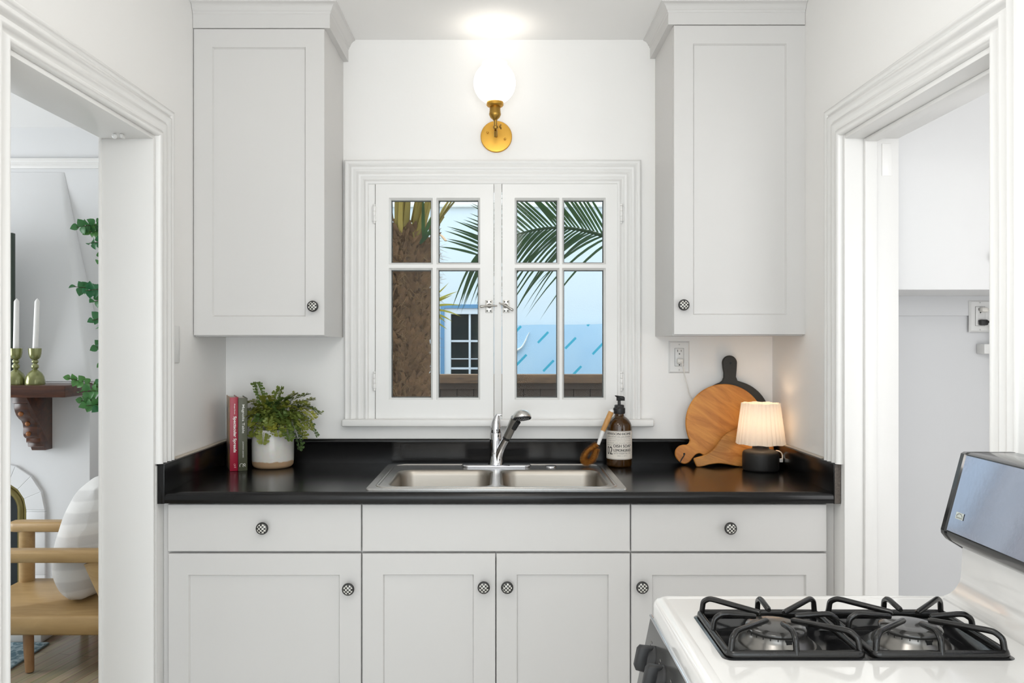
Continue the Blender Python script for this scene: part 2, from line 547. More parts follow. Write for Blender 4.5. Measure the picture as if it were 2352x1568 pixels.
def sheet_mat():
    """roof shadow coloured pale blue, lattice shadow as short slanting turquoise dashes"""
    m, nt, N, L, b = nodes_of('shadow_sheet')
    tc = N.new('ShaderNodeTexCoord')
    mp = N.new('ShaderNodeMapping')
    mp.inputs['Rotation'].default_value = (0, rad(46), 0)
    mp.inputs['Scale'].default_value = (1.0, 0.0, 1.0)
    L.new(tc.outputs['Object'], mp.inputs[0])
    sw = N.new('ShaderNodeSeparateXYZ')
    L.new(mp.outputs[0], sw.inputs[0])
    cb = N.new('ShaderNodeCombineXYZ')
    L.new(sw.outputs['X'], cb.inputs[0])
    L.new(sw.outputs['Z'], cb.inputs[1])
    br = N.new('ShaderNodeTexBrick')
    br.offset = 0.5
    br.inputs['Scale'].default_value = 1.0
    br.inputs['Brick Width'].default_value = 0.36
    br.inputs['Row Height'].default_value = 0.19
    br.inputs['Mortar Size'].default_value = 0.0
    L.new(cb.outputs[0], br.inputs['Vector'])
    # dashes: thin in one direction, broken in the other
    def frac(o, div, off=0.0):
        a = N.new('ShaderNodeMath')
        a.operation = 'MULTIPLY_ADD'
        a.inputs[1].default_value = 1.0 / div
        a.inputs[2].default_value = off
        L.new(o, a.inputs[0])
        f = N.new('ShaderNodeMath')
        f.operation = 'FRACT'
        L.new(a.outputs[0], f.inputs[0])
        return a, f
    az, fz = frac(sw.outputs['Z'], 0.27)
    fl = N.new('ShaderNodeMath')
    fl.operation = 'FLOOR'
    L.new(az.outputs[0], fl.inputs[0])
    sh = N.new('ShaderNodeMath')
    sh.operation = 'MULTIPLY_ADD'
    sh.inputs[1].default_value = 0.17
    L.new(fl.outputs[0], sh.inputs[0])
    L.new(sw.outputs['X'], sh.inputs[2])
    ax, fx = frac(sh.outputs[0], 0.36)
    lz = N.new('ShaderNodeMath')
    lz.operation = 'LESS_THAN'
    lz.inputs[1].default_value = 0.10
    L.new(fz.outputs[0], lz.inputs[0])
    lx = N.new('ShaderNodeMath')
    lx.operation = 'LESS_THAN'
    lx.inputs[1].default_value = 0.48
    L.new(fx.outputs[0], lx.inputs[0])
    an = N.new('ShaderNodeMath')
    an.operation = 'MULTIPLY'
    L.new(lz.outputs[0], an.inputs[0])
    L.new(lx.outputs[0], an.inputs[1])
    nz = N.new('ShaderNodeTexNoise')
    nz.inputs['Scale'].default_value = 3
    L.new(tc.outputs['Object'], nz.inputs['Vector'])
    bs = N.new('ShaderNodeMix')
    bs.data_type = 'RGBA'
    bs.inputs[6].default_value = (0.36, 0.58, 0.80, 1)
    bs.inputs[7].default_value = (0.55, 0.74, 0.88, 1)
    L.new(nz.outputs['Fac'], bs.inputs[0])
    mx = N.new('ShaderNodeMix')
    mx.data_type = 'RGBA'
    L.new(an.outputs[0], mx.inputs[0])
    L.new(bs.outputs[2], mx.inputs[6])
    mx.inputs[7].default_value = (0.05, 0.42, 0.58, 1)
    L.new(mx.outputs[2], b.inputs['Base Color'])
    b.inputs['Roughness'].default_value = 0.7
    MATS['shadow_sheet'] = m


sheet_mat()

# ------------------------------------------------------------------ mesh building
class MB:
    def __init__(self):
        self.v = []
        self.f = []
        self.mi = []
        self.mats = []
        self.cur = 0

    def use(self, m):
        if m not in self.mats:
            self.mats.append(m)
        self.cur = self.mats.index(m)
        return self

    def add(self, vs, fs):
        k = len(self.v)
        self.v += [Vector(p) for p in vs]
        for f in fs:
            self.f.append([i + k for i in f])
            self.mi.append(self.cur)
        return self

    def quad(self, a, b, c, d):
        return self.add([a, b, c, d], [(0, 1, 2, 3)])

    def box(self, x0, x1, y0, y1, z0, z1, bev=0.0, seg=2, M=None):
        if bev <= 0:
            vs = [(x, y, z) for z in (z0, z1) for y in (y0, y1) for x in (x0, x1)]
            fs = [(0, 2, 3, 1), (4, 5, 7, 6), (0, 1, 5, 4), (2, 6, 7, 3), (0, 4, 6, 2), (1, 3, 7, 5)]
        else:
            bm = bmesh.new()
            bmesh.ops.create_cube(bm, size=1.0)
            for q in bm.verts:
                q.co = Vector(((x0 + x1) / 2 + q.co.x * (x1 - x0), (y0 + y1) / 2 + q.co.y * (y1 - y0), (z0 + z1) / 2 + q.co.z * (z1 - z0)))
            bmesh.ops.bevel(bm, geom=list(bm.edges), offset=bev, segments=seg, profile=0.5, affect='EDGES', clamp_overlap=True)
            bm.verts.index_update()
            vs = [q.co.copy() for q in bm.verts]
            fs = [[q.index for q in f.verts] for f in bm.faces]
            bm.free()
        if M is not None:
            vs = [M @ Vector(p) for p in vs]
        return self.add(vs, fs)

    def lathe(self, prof, c=(0, 0, 0), n=32, M=None, cap=True):
        """prof: list of (r, z); revolved about Z at c"""
        vs, fs = [], []
        c = Vector(c)
        for (r, z) in prof:
            for k in range(n):
                a = 2 * PI * k / n
                vs.append(Vector((r * math.cos(a), r * math.sin(a), z)))
        m = len(prof)
        for j in range(m - 1):
            for k in range(n):
                k2 = (k + 1) % n
                fs.append((j * n + k, j * n + k2, (j + 1) * n + k2, (j + 1) * n + k))
        if cap:
            fs.append(tuple(range(n - 1, -1, -1)))
            fs.append(tuple(range((m - 1) * n, m * n)))
        if M is not None:
            vs = [M @ p for p in vs]
        vs = [p + c for p in vs]
        return self.add(vs, fs)

    def tube(self, pts, r, n=10, cap=True, closed=False, flat=1.0, up=None):
        """r: number or list"""
        pts = [Vector(p) for p in pts]
        m = len(pts)
        rs = r if isinstance(r, (list, tuple)) else [r] * m
        vs, fs = [], []
        t0 = (pts[1] - pts[0]).normalized()
        u = Vector(up) if up else (Vector((0, 0, 1)) if abs(t0.z) < 0.9 else Vector((1, 0, 0)))
        u = (u - t0 * u.dot(t0)).normalized()
        for i in range(m):
            if closed:
                t = (pts[(i + 1) % m] - pts[i - 1]).normalized()
            elif i == 0:
                t = t0
            elif i == m - 1:
                t = (pts[i] - pts[i - 1]).normalized()
            else:
                t = ((pts[i + 1] - pts[i]).normalized() + (pts[i] - pts[i - 1]).normalized())
                t = t.normalized() if t.length > 1e-6 else (pts[i + 1] - pts[i]).normalized()
            u = u - t * u.dot(t)
            u = u.normalized() if u.length > 1e-6 else t.orthogonal().normalized()
            w = t.cross(u)
            for k in range(n):
                a = 2 * PI * k / n
                vs.append(pts[i] + u * (rs[i] * math.cos(a) * flat) + w * (rs[i] * math.sin(a)))
        segs = m if closed else m - 1
        for i in range(segs):
            j = (i + 1) % m
            for k in range(n):
                k2 = (k + 1) % n
                fs.append((i * n + k, i * n + k2, j * n + k2, j * n + k))
        if cap and not closed:
            fs.append(tuple(range(n - 1, -1, -1)))
            fs.append(tuple(range((m - 1) * n, m * n)))
        return self.add(vs, fs)

    def prism(self, poly, axis, a, b, bev=0.0, M=None):
        """poly in the two other axes (order x,y,z without axis) extruded along axis from a to b, optional small edge chamfer"""
        def mk(p, t):
            if axis == 'x':
                return Vector((t, p[0], p[1]))
            if axis == 'y':
                return Vector((p[0], t, p[1]))
            return Vector((p[0], p[1], t))
        n = len(poly)
        if bev > 0:
            ins = inset(poly, bev)
            s = 1 if b > a else -1
            rings = [(ins, a), (poly, a + s * bev), (poly, b - s * bev), (ins, b)]
        else:
            rings = [(poly, a), (poly, b)]
        vs = []
        for (pl, t) in rings:
            vs += [mk(p, t) for p in pl]
        fs = []
        for j in range(len(rings) - 1):
            for k in range(n):
                k2 = (k + 1) % n
                fs.append((j * n + k, j * n + k2, (j + 1) * n + k2, (j + 1) * n + k))
        fs.append(tuple(range(n - 1, -1, -1)))
        fs.append(tuple(range((len(rings) - 1) * n, len(rings) * n)))
        if M is not None:
            vs = [M @ p for p in vs]
        return self.add(vs, fs)

    def sphere(self, c, r, n=16, m=10, sc=(1, 1, 1)):
        prof = [(max(1e-4, math.sin(PI * i / m)) * r, -math.cos(PI * i / m) * r) for i in range(m + 1)]
        return self.lathe(prof, c, n, Matrix.Diagonal(sc))

    def build(self, name, m=None, parent=None, smooth=40, loc=None, recalc=True, extra=None):
        if m is not None and not self.mats:
            self.mats = [m]
        root = parent
        off = Vector((0, 0, 0))
        if parent is not None:
            while root.parent is not None:
                root = root.parent
            off = Vector(root.location)
        elif loc is not None:
            off = Vector(loc)
        else:
            if self.v:
                xs = [p.x for p in self.v]
                ys = [p.y for p in self.v]
                zs = [p.z for p in self.v]
                off = Vector(((min(xs) + max(xs)) / 2, (min(ys) + max(ys)) / 2, min(zs)))
        me = bpy.data.meshes.new(name)
        me.from_pydata([p - off for p in self.v], [], self.f)
        for mm in self.mats:
            me.materials.append(MATS[mm])
        me.polygons.foreach_set('material_index', self.mi)
        if recalc:
            bm = bmesh.new()
            bm.from_mesh(me)
            bmesh.ops.recalc_face_normals(bm, faces=list(bm.faces))
            bm.to_mesh(me)
            bm.free()
        me.polygons.foreach_set('use_smooth', [True] * len(me.polygons))
        if smooth < 180:
            me.set_sharp_from_angle(angle=rad(smooth))
        me.update()
        o = bpy.data.objects.new(name, me)
        COL.objects.link(o)
        if parent is not None:
            o.parent = parent
        else:
            o.location = off
        return o


def inset(poly, d):
    """simple inset of a polygon by d (towards its inside)"""
    n = len(poly)
    area = sum(poly[i][0] * poly[(i + 1) % n][1] - poly[(i + 1) % n][0] * poly[i][1] for i in range(n))
    s = 1 if area > 0 else -1
    out = []
    for i in range(n):
        p0, p1, p2 = Vector(poly[i - 1]), Vector(poly[i]), Vector(poly[(i + 1) % n])
        e1, e2 = (p1 - p0), (p2 - p1)
        if e1.length < 1e-9 or e2.length < 1e-9:
            out.append(tuple(p1))
            continue
        n1 = Vector((-e1.y, e1.x)).normalized() * s
        n2 = Vector((-e2.y, e2.x)).normalized() * s
        b = n1 + n2
        b = b / max(0.35, b.dot(n1)) if b.length > 1e-6 else n1
        out.append(tuple(p1 + b * d))
    return out


def rrect(x0, x1, y0, y1, r, n=6):
    pts = []
    for (cx, cy, a0) in ((x1 - r, y0 + r, -90), (x1 - r, y1 - r, 0), (x0 + r, y1 - r, 90), (x0 + r, y0 + r, 180)):
        for i in range(n + 1):
            a = rad(a0 + 90 * i / n)
            pts.append((cx + r * math.cos(a), cy + r * math.sin(a)))
    return pts


def spline(pts, n=8, closed=False):
    """Catmull-Rom through the points"""
    pts = [Vector(p) for p in pts]
    m = len(pts)
    out = []
    for i in range(m if closed else m - 1):
        if closed:
            p0, p1, p2, p3 = pts[i - 1], pts[i], pts[(i + 1) % m], pts[(i + 2) % m]
        else:
            p1, p2 = pts[i], pts[i + 1]
            p0 = pts[i - 1] if i > 0 else p1 * 2 - p2
            p3 = pts[i + 2] if i + 2 < m else p2 * 2 - p1
        for k in range(n):
            t = k / n
            out.append(0.5 * ((2 * p1) + (p2 - p0) * t + (2 * p0 - 5 * p1 + 4 * p2 - p3) * t * t + (3 * p1 - p0 - 3 * p2 + p3) * t ** 3))
    if not closed:
        out.append(pts[-1])
    return out


def empty(name, loc, label=None, cat=None, group=None, kind=None, rotz=0.0):
    o = bpy.data.objects.new(name, None)
    COL.objects.link(o)
    o.empty_display_size = 0.05
    o.location = loc
    return tag(o, label, cat, group, kind)


def tag(o, label=None, cat=None, group=None, kind=None):
    if label:
        o['label'] = label
    if cat:
        o['category'] = cat
    if group:
        o['group'] = group
    if kind:
        o['kind'] = kind
    return o


def struct(o, label, cat):
    return tag(o, label, cat, None, 'structure')


def text_geo(body, w, h, bold=0.0, spacing=1.0):
    """glyph outlines of a line of writing scaled to w x h (0..w, 0..h), as verts and faces in 2D"""
    cu = bpy.data.curves.new('writing', 'FONT')
    cu.body = body
    cu.offset = bold
    cu.space_character = spacing
    cu.resolution_u = 3
    ob = bpy.data.objects.new('writing', cu)
    COL.objects.link(ob)
    dg = bpy.context.evaluated_depsgraph_get()
    me = bpy.data.meshes.new_from_object(ob.evaluated_get(dg))
    vs = [Vector(v.co) for v in me.vertices]
    fs = [list(p.vertices) for p in me.polygons]
    bpy.data.objects.remove(ob)
    bpy.data.curves.remove(cu)
    bpy.data.meshes.remove(me)
    x0, x1 = min(v.x for v in vs), max(v.x for v in vs)
    y0, y1 = min(v.y for v in vs), max(v.y for v in vs)
    return [((v.x - x0) / (x1 - x0) * w, (v.y - y0) / (y1 - y0) * h) for v in vs], fs


def frame_panel(mb, x0, x1, z0, z1, yf, yb, holes, ch=0.005, depth=0.010, floor=True, edge=0.0015):
    """slab facing -Y with rectangular recesses (chamfered edge); floor=False leaves the holes open through"""
    def v(x, y, z):
        return Vector((x, y, z))
    # front face around the holes
    xs = sorted(set([x0 + edge, x1 - edge] + [h[0] for h in holes] + [h[1] for h in holes]))
    zs = sorted(set([z0 + edge, z1 - edge] + [h[2] for h in holes] + [h[3] for h in holes]))
    def inhole(x, z):
        return any(h[0] < x < h[1] and h[2] < z < h[3] for h in holes)
    for i in range(len(xs) - 1):
        for j in range(len(zs) - 1):
            cx, cz = (xs[i] + xs[i + 1]) / 2, (zs[j] + zs[j + 1]) / 2
            if not inhole(cx, cz):
                mb.quad(v(xs[i], yf, zs[j]), v(xs[i + 1], yf, zs[j]), v(xs[i + 1], yf, zs[j + 1]), v(xs[i], yf, zs[j + 1]))
                if not floor:
                    mb.quad(v(xs[i], yb, zs[j]), v(xs[i], yb, zs[j + 1]), v(xs[i + 1], yb, zs[j + 1]), v(xs[i + 1], yb, zs[j]))
    # outer edge chamfer + sides
    o = [(x0, z0), (x1, z0), (x1, z1), (x0, z1)]
    q = [(x0 + edge, z0 + edge), (x1 - edge, z0 + edge), (x1 - edge, z1 - edge), (x0 + edge, z1 - edge)]
    for k in range(4):
        k2 = (k + 1) % 4
        mb.quad(v(o[k][0], yf + edge, o[k][1]), v(o[k2][0], yf + edge, o[k2][1]), v(q[k2][0], yf, q[k2][1]), v(q[k][0], yf, q[k][1]))
        mb.quad(v(o[k][0], yb, o[k][1]), v(o[k2][0], yb, o[k2][1]), v(o[k2][0], yf + edge, o[k2][1]), v(o[k][0], yf + edge, o[k][1]))
    if floor:
        mb.quad(v(x0, yb, z0), v(x0, yb, z1), v(x1, yb, z1), v(x1, yb, z0))
    for (a, b, c, d) in holes:
        o = [(a, c), (b, c), (b, d), (a, d)]
        q = [(a + ch, c + ch), (b - ch, c + ch), (b - ch, d - ch), (a + ch, d - ch)]
        for k in range(4):
            k2 = (k + 1) % 4
            mb.quad(v(o[k][0], yf, o[k][1]), v(o[k2][0], yf, o[k2][1]), v(q[k2][0], yf + depth, q[k2][1]), v(q[k][0], yf + depth, q[k][1]))
            if not floor:
                mb.quad(v(q[k][0], yf + depth, q[k][1]), v(q[k2][0], yf + depth, q[k2][1]), v(q[k2][0], yb, q[k2][1]), v(q[k][0], yb, q[k][1]))
        if floor:
            mb.quad(*[v(p[0], yf + depth, p[1]) for p in q])
    return mb


CASING = [(0, 0), (0, .012), (.004, .020), (.010, .0225), (.015, .0195), (.019, .0130), (.024, .0110), (.029, .0150), (.035, .0215), (.041, .0215),
          (.047, .0150), (.052, .0120), (.057, .0160), (.063, .0235), (.069, .0235), (.074, .0170), (.078, .0150), (.082, .021), (.088, .0245), (.093, .0220), (.095, .016), (.095, 0)]


def casing_run(mb, path, profile, place):
    """mitred moulding: path = 2D points of the inner edge (open polyline, outside on the left side); place(a, b, h) -> world"""
    n = len(path)
    rings = []
    for i in range(n):
        p = Vector(path[i])
        d1 = (Vector(path[i]) - Vector(path[i - 1])).normalized() if i > 0 else None
        d2 = (Vector(path[i + 1]) - Vector(path[i])).normalized() if i < n - 1 else None
        if d1 is None:
            nrm = Vector((-d2.y, d2.x))
        elif d2 is None:
            nrm = Vector((-d1.y, d1.x))
        else:
            n1, n2 = Vector((-d1.y, d1.x)), Vector((-d2.y, d2.x))
            b = n1 + n2
            nrm = b / b.dot(n1)
        rings.append([place(p.x + nrm.x * u, p.y + nrm.y * u, h) for (u, h) in profile])
    m = len(profile)
    vs = [q for r in rings for q in r]
    fs = []
    for i in range(n - 1):
        for k in range(m - 1):
            fs.append((i * m + k, i * m + k + 1, (i + 1) * m + k + 1, (i + 1) * m + k))
    fs.append(tuple(range(m)))
    fs.append(tuple(range((n - 1) * m, n * m)))
    mb.add(vs, fs)


# ================================================================== THE ROOM SHELL
YB, XL, XR, ZC = 3.2, -1.0786, 1.0667, 2.573
WX0, WX1, WZ0, WZ1 = -0.5156, 0.4528, 1.075, 2.003      # window opening
mb = MB()
Y2 = YB + 0.16
mb.box(XL - .15, WX0, YB, Y2, 0, ZC)
mb.box(WX1, 2.3, YB, Y2, 0, ZC)
mb.box(WX0, WX1, YB, Y2, 0, WZ0)
mb.box(WX0, WX1, YB, Y2, WZ1, ZC)
struct(mb.build('wall_back', 'wall_paint'), 'white painted kitchen wall with the casement window over the sink', 'wall')

LD0, LD1, LDT = 1.765, 2.535, 2.020       # left doorway: near edge, far edge, head
LXO = -1.2307
mb = MB()
mb.box(LXO, XL, -1.6, LD0, 0, ZC)
mb.box(LXO, XL, LD1, YB, 0, ZC)
mb.box(LXO, XL, LD0, LD1, LDT, ZC)
struct(mb.build('wall_left', 'wall_paint'), 'white painted side wall with the open doorway to the fireplace room', 'wall')
RD0, RD1, RDT = 1.750, 2.530, 2.022
RXO = 1.225
mb = MB()
mb.box(XR, RXO, -1.6, RD0, 0, ZC)
mb.box(XR, RXO, RD1, YB, 0, ZC)
mb.box(XR, RXO, RD0, RD1, RDT, ZC)
struct(mb.build('wall_right', 'wall_paint'), 'white painted side wall with the open doorway behind the stove', 'wall')
struct(MB().box(-4.3, 2.3, -1.6, YB + .16, ZC, ZC + .12).build('ceiling', 'ceiling_paint'), 'white ceiling lit by the wall lamp above the window', 'ceiling')
struct(MB().box(LXO, 2.3, -1.6, YB, -.1, 0).build('floor', 'floor_bounce'), 'unseen kitchen floor below the cabinets, made pale to bounce light upward', 'floor')

# window casing, sill
def on_back(a, b, h):
    return Vector((a, YB - h, b))


mb = MB()
casing_run(mb, [(WX0, 1.075), (WX0, WZ1), (WX1, WZ1), (WX1, 1.075)], CASING, on_back)
struct(mb.build('trim_1', 'trim_paint', smooth=60), 'fluted white moulding framing the kitchen window', 'window casing')


def on_left(a, b, h):
    return Vector((XL + h, a, b))


def on_right(a, b, h):
    return Vector((XR - h, a, b))


CAS2 = [(u * 1.06, h) for (u, h) in CASING]
mb = MB()
casing_run(mb, [(LD0, 0), (LD0, LDT + .010), (LD1 + .006, LDT + .010), (LD1 + .006, 1.0065)], CAS2, on_left)
mb.box(XL, XL + .004, LD1 + .006, LD1 + .02, 0, 1.0)
o = struct(mb.build('trim_2', 'trim_paint', smooth=60), 'fluted white moulding around the doorway to the fireplace room', 'door casing')
mb = MB()
casing_run(mb, [(RD0, 0), (RD0, RDT + .008), (RD1 + .005, RDT + .008), (RD1 + .005, 1.0065)], CAS2, lambda a, b, h: Vector((XR - h, a, b)))
struct(mb.build('trim_3', 'trim_paint', smooth=60), 'fluted white moulding around the doorway behind the stove', 'door casing')

# jambs
mb = MB()
mb.box(LXO - .006, XL + .003, LD1 - .012, LD1 + .004, 0, LDT + .004, .002)
mb.box(LXO - .006, XL + .003, LD0 - .004, LD0 + .012, 0, LDT + .004, .002)
mb.box(LXO - .006, XL + .003, LD0 + .012, LD1 - .012, LDT - .004, LDT + .008, .002)
mb.box(LXO - .012, LXO - .004, LD1 - .02, LD1 + .06, 0, LDT, .003)
o = struct(mb.build('trim_4', 'trim_paint'), 'flat white jamb lining the doorway to the fireplace room', 'door jamb')
mb = MB()
mb.box(-1.150, -1.142, LD1 - .075, LD1 - .055, LDT - .016, LDT - .004, .002)
mb.sphere((-1.165, LD1 - .075, LDT - .012), .008)
mb.build('ball_catch', 'white_plastic', o)
mb = MB()
mb.box(XR - .003, RXO + .006, RD1 - .010, RD1 + .004, 0, RDT + .004, .002)
mb.box(XR - .003, RXO + .006, RD0 - .004, RD0 + .010, 0, RDT + .004, .002)
mb.box(XR - .003, RXO + .006, RD0 + .010, RD1 - .010, RDT - .006, RDT + .008, .002)
# stop
mb.box(1.122, 1.160, RD1 - .022, RD1 - .010, 0, RDT - .006, .003)
mb.box(1.122, 1.160, RD0 + .010, RD0 + .022, 0, RDT - .006, .003)
mb.box(1.122, 1.160, RD0 + .022, RD1 - .022, RDT - .018, RDT - .006, .003)
o = struct(mb.build('trim_5', 'trim_paint'), 'white jamb with a door stop lining the doorway behind the stove', 'door jamb')
MB().box(1.178, 1.208, RD1 - .0125, RD1 - .009, 1.90, 2.0, .001).build('hinge_leaf', 'trim_paint', o)

# ------------------------------------------------------------------ the window itself
win = struct(empty('window_1', (-.031, YB, WZ0)), 'white casement window with two four-pane sashes over the sink', 'window')
SY = 3.184
mb = MB()
sx0, sx1, sx2, sx3 = PX(862, SY), PX(1134, SY), PX(1153, SY), PX(1424, SY)
sz1, sz0 = PZ(422, SY), PZ(963, SY)
# frame: side jambs, head, sill inside the wall, the central post
fr = MB()
fr.box(WX0, sx0 - .002, SY + .004, 3.33, WZ0, WZ1)
fr.box(sx3 + .002, WX1, SY + .004, 3.33, WZ0, WZ1)
fr.box(sx0 - .002, sx3 + .002, SY + .004, 3.33, sz1 + .002, WZ1)
fr.box(sx0 - .002, sx3 + .002, SY + .004, 3.33, WZ0, sz0 - .002)
fr.box(sx1 + .0012, sx2 - .0012, SY + .0005, 3.30, sz0 - .002, sz1 + .002, .0015)
fr.build('frame', 'trim_paint', win)


def sash(x0, x1, hx, hz, hinge_px, latch):
    mb = MB()
    holes = [(PX(a, SY), PX(b, SY), PZ(d, SY), PZ(c, SY)) for (a, b) in hx for (c, d) in hz]
    frame_panel(mb, x0, x1, sz0, sz1, SY, SY + .036, holes, ch=.0075, depth=.013, floor=False, edge=.002)
    s = mb.build('sash', 'trim_paint', win)
    for (a, b, c, d) in holes:
        g = MB()
        g.box(a + .004, b - .004, SY + .024, SY + .027, c + .004, d - .004)
        g.build('pane', 'window_glass', s)
    # dark putty line around the outside of the panes
    pt = MB()
    for (a, b, c, d) in holes:
        i = .0105
        pt.box(a + .006, a + i, SY + .0275, SY + .036, c + .006, d - .006)
        pt.box(b - i, b - .006, SY + .0275, SY + .036, c + .006, d - .006)
        pt.box(a + i, b - i, SY + .0275, SY + .036, c + .006, c + i)
        pt.box(a + i, b - i, SY + .0275, SY + .036, d - i, d - .006)
    pt.build('putty', 'shadow_gap', s)
    hxw = PX(hinge_px, SY)
    for zc in (PZ(491, SY), PZ(875, SY)):
        h = MB()
        for k in range(3):
            h.lathe([(.0055, 0), (.006, .001), (.006, .0185), (.0055, .0195)], (hxw, SY - .004, zc - .03 + k * .02), 12)
        h.sphere((hxw, SY - .004, zc + .034), .0052, 10, 8)
        h.sphere((hxw, SY - .004, zc - .034), .0052, 10, 8)
        h.box(hxw - .010, hxw + .010, SY - .003, SY + .001, zc - .028, zc + .028, .001)
        h.build('hinge', 'trim_paint', s)
    (c0, c1, zt, zb, hub, tip, tail) = latch
    l = MB()
    l.box(PX(c0, SY), PX(c1, SY), SY - .0025, SY + .001, PZ(zb, SY), PZ(zt, SY), .001)
    for a in (.25, .75):
        for bz in (.14, .86):
            l.use('latch_metal')
            xx = PX(c0, SY) * (1 - a) + PX(c1, SY) * a
            zz = PZ(zb, SY) * (1 - bz) + PZ(zt, SY) * bz
            l.use('slot_black')
            l.lathe([(.0030, 0), (.0030, .0008)], (xx, SY - .0026, zz), 10, Matrix.Rotation(rad(90), 3, 'X'))
            l.use('latch_metal')
    hb = P(hub[0], hub[1], SY - .012)
    l.lathe([(.0095, 0), (.0090, .006), (.006, .013), (.004, .015)], (hb.x, SY - .002, hb.z), 14, Matrix.Rotation(rad(90), 3, 'X'))
    tp, tl = P(tip[0], tip[1], SY - .022), P(tail[0], tail[1], SY - .013)
    hb.y = SY - .016
    m1 = hb.lerp(tp, .5)
    l.tube([tl, hb.lerp(tl, .5), hb, m1, tp.lerp(m1, .25), tp], [.0022, .0036, .0046, .0040, .0056, .0030], 10)
    l.mats = ['latch_metal', 'slot_black'] if l.mats[0] == 'latch_metal' else l.mats
    l.build('latch', None, s)
    return s


HZ = [(454, 607), (615, 918)]


s = sash(sx0, sx1, [(893, 994), (1002, 1103)], HZ, 860, (1115, 1131, 689, 718, (1124, 702), (1102, 704), (1142, 702)))
s = sash(sx2, sx3, [(1182, 1285), (1291, 1392)], HZ, 1427, (1155, 1170, 689, 718, (1161, 702), (1179, 713), (1146, 695)))
mb = MB()
mb.box(WX0 + .01, WX1 - .01, 3.285, 3.286, WZ0 + .01, WZ1 - .01)
mb.build('insect_screen', 'insect_mesh', win)
mb = MB()
mb.box(PX(784, 3.15), PX(1503, 3.15), 3.148, YB + .001, PZ(980, 3.15), PZ(964, 3.15) + .001, .006, 3)
struct(mb.build('trim_6', 'trim_paint'), 'rounded white sill under the kitchen window', 'window sill')

# ------------------------------------------------------------------ knobs
def knob(x, z, yf, parent):
    k = MB()
    k.use('knob_black')
    prof = [(.0085, 0), (.0085, .002), (.0055, .004), (.0052, .010), (.0080, .013), (.0165, .017), (.0192, .021), (.0196, .024), (.0190, .0275), (.0172, .0297), (.0152, .0302)]
    k.lathe(prof, (x, yf, z), 28, Matrix.Rotation(rad(90), 3, 'X'))
    k.use('checker_inlay')
    dome = [(.0150, .0301), (.0120, .0318), (.0080, .0331), (.0040, .0338), (.0004, .0340)]
    k.lathe(dome, (x, yf, z), 28, Matrix.Rotation(rad(90), 3, 'X'))
    o = k.build('knob', None, parent)
    o['label'] = 'round black knob with a checkered inlay'
    return o


# ------------------------------------------------------------------ upper cabinets
DYF, CYF = 2.855, 2.877


def upper(name_label, xd0, xd1, zt, zb, rect, side_x, wall_x, inner, kn, crown_z):
    """inner: +1 if the free side faces +X"""
    root = empty('upper_cabinet', ((xd0 + xd1) / 2, YB - .17, zb), name_label, 'cabinet', 'painted wall cabinets flanking the window')
    c = MB()
    xa, xb = sorted((side_x, wall_x))
    c.box(xa, xb, CYF, YB, zb - .001, ZC - .002)
    c.build('carcass', 'cabinet_paint', root)
    d = MB()
    frame_panel(d, xd0, xd1, zb + .003, zt, DYF, DYF + .020, [rect], ch=.005, depth=.008)
    dr = d.build('door', 'cabinet_paint', root)
    knob(kn[0], kn[1], DYF, dr)
    # frieze and crown sweeping round front and free side
    kz_ = (ZC - crown_z) / .087
    prof = [(0, 0), (.020, 0), (.020, .048), (.0225, .050), (.0235, .053), (.0235, .057), (.027, .060), (.030, .068), (.034, .075), (.041, .081), (.046, .083), (.047, .0865), (0, .0865)]
    prof = [(u, crown_z + z * kz_) for (u, z) in prof]
    m = MB()
    s = inner
    fy = CYF - .004
    vs, fs = [], []
    n = len(prof)
    for (u, z) in prof:
        vs.append((wall_x, fy - u, z))
    for (u, z) in prof:
        vs.append((side_x + s * u, fy - u, z))
    for (u, z) in prof:
        vs.append((side_x + s * u, YB, z))
    for j in range(2):
        for k in range(n):
            k2 = (k + 1) % n
            fs.append((j * n + k, j * n + k2, (j + 1) * n + k2, (j + 1) * n + k))
    m.add(vs, fs)
    m.build('crown_moulding', 'cabinet_paint', root)
    return root


upper('white wall cabinet left of the window, its knob at the lower right of the door', PX(442, DYF) + .004, PX(745, DYF), PZ(66, DYF), PZ(772, DYF),
      (PX(487, DYF), PX(702, DYF), PZ(727, DYF), PZ(108, DYF)), -.618, XL + .001, 1, (PX(718, 2.83), PZ(703, 2.83)), PZ(66, DYF) + .002)
upper('white wall cabinet right of the window, above the outlet and cutting boards', PX(1548, DYF), PX(1852, DYF) - .003, PZ(58, DYF), PZ(770, DYF),
      (PX(1592, DYF), PX(1807, DYF), PZ(723, DYF), PZ(100, DYF)), .6065, XR - .001, -1, (PX(1571, 2.83), PZ(700, 2.83)), PZ(58, DYF) + .002)

# ------------------------------------------------------------------ base cabinets
BY = 2.585
BZ0 = .11


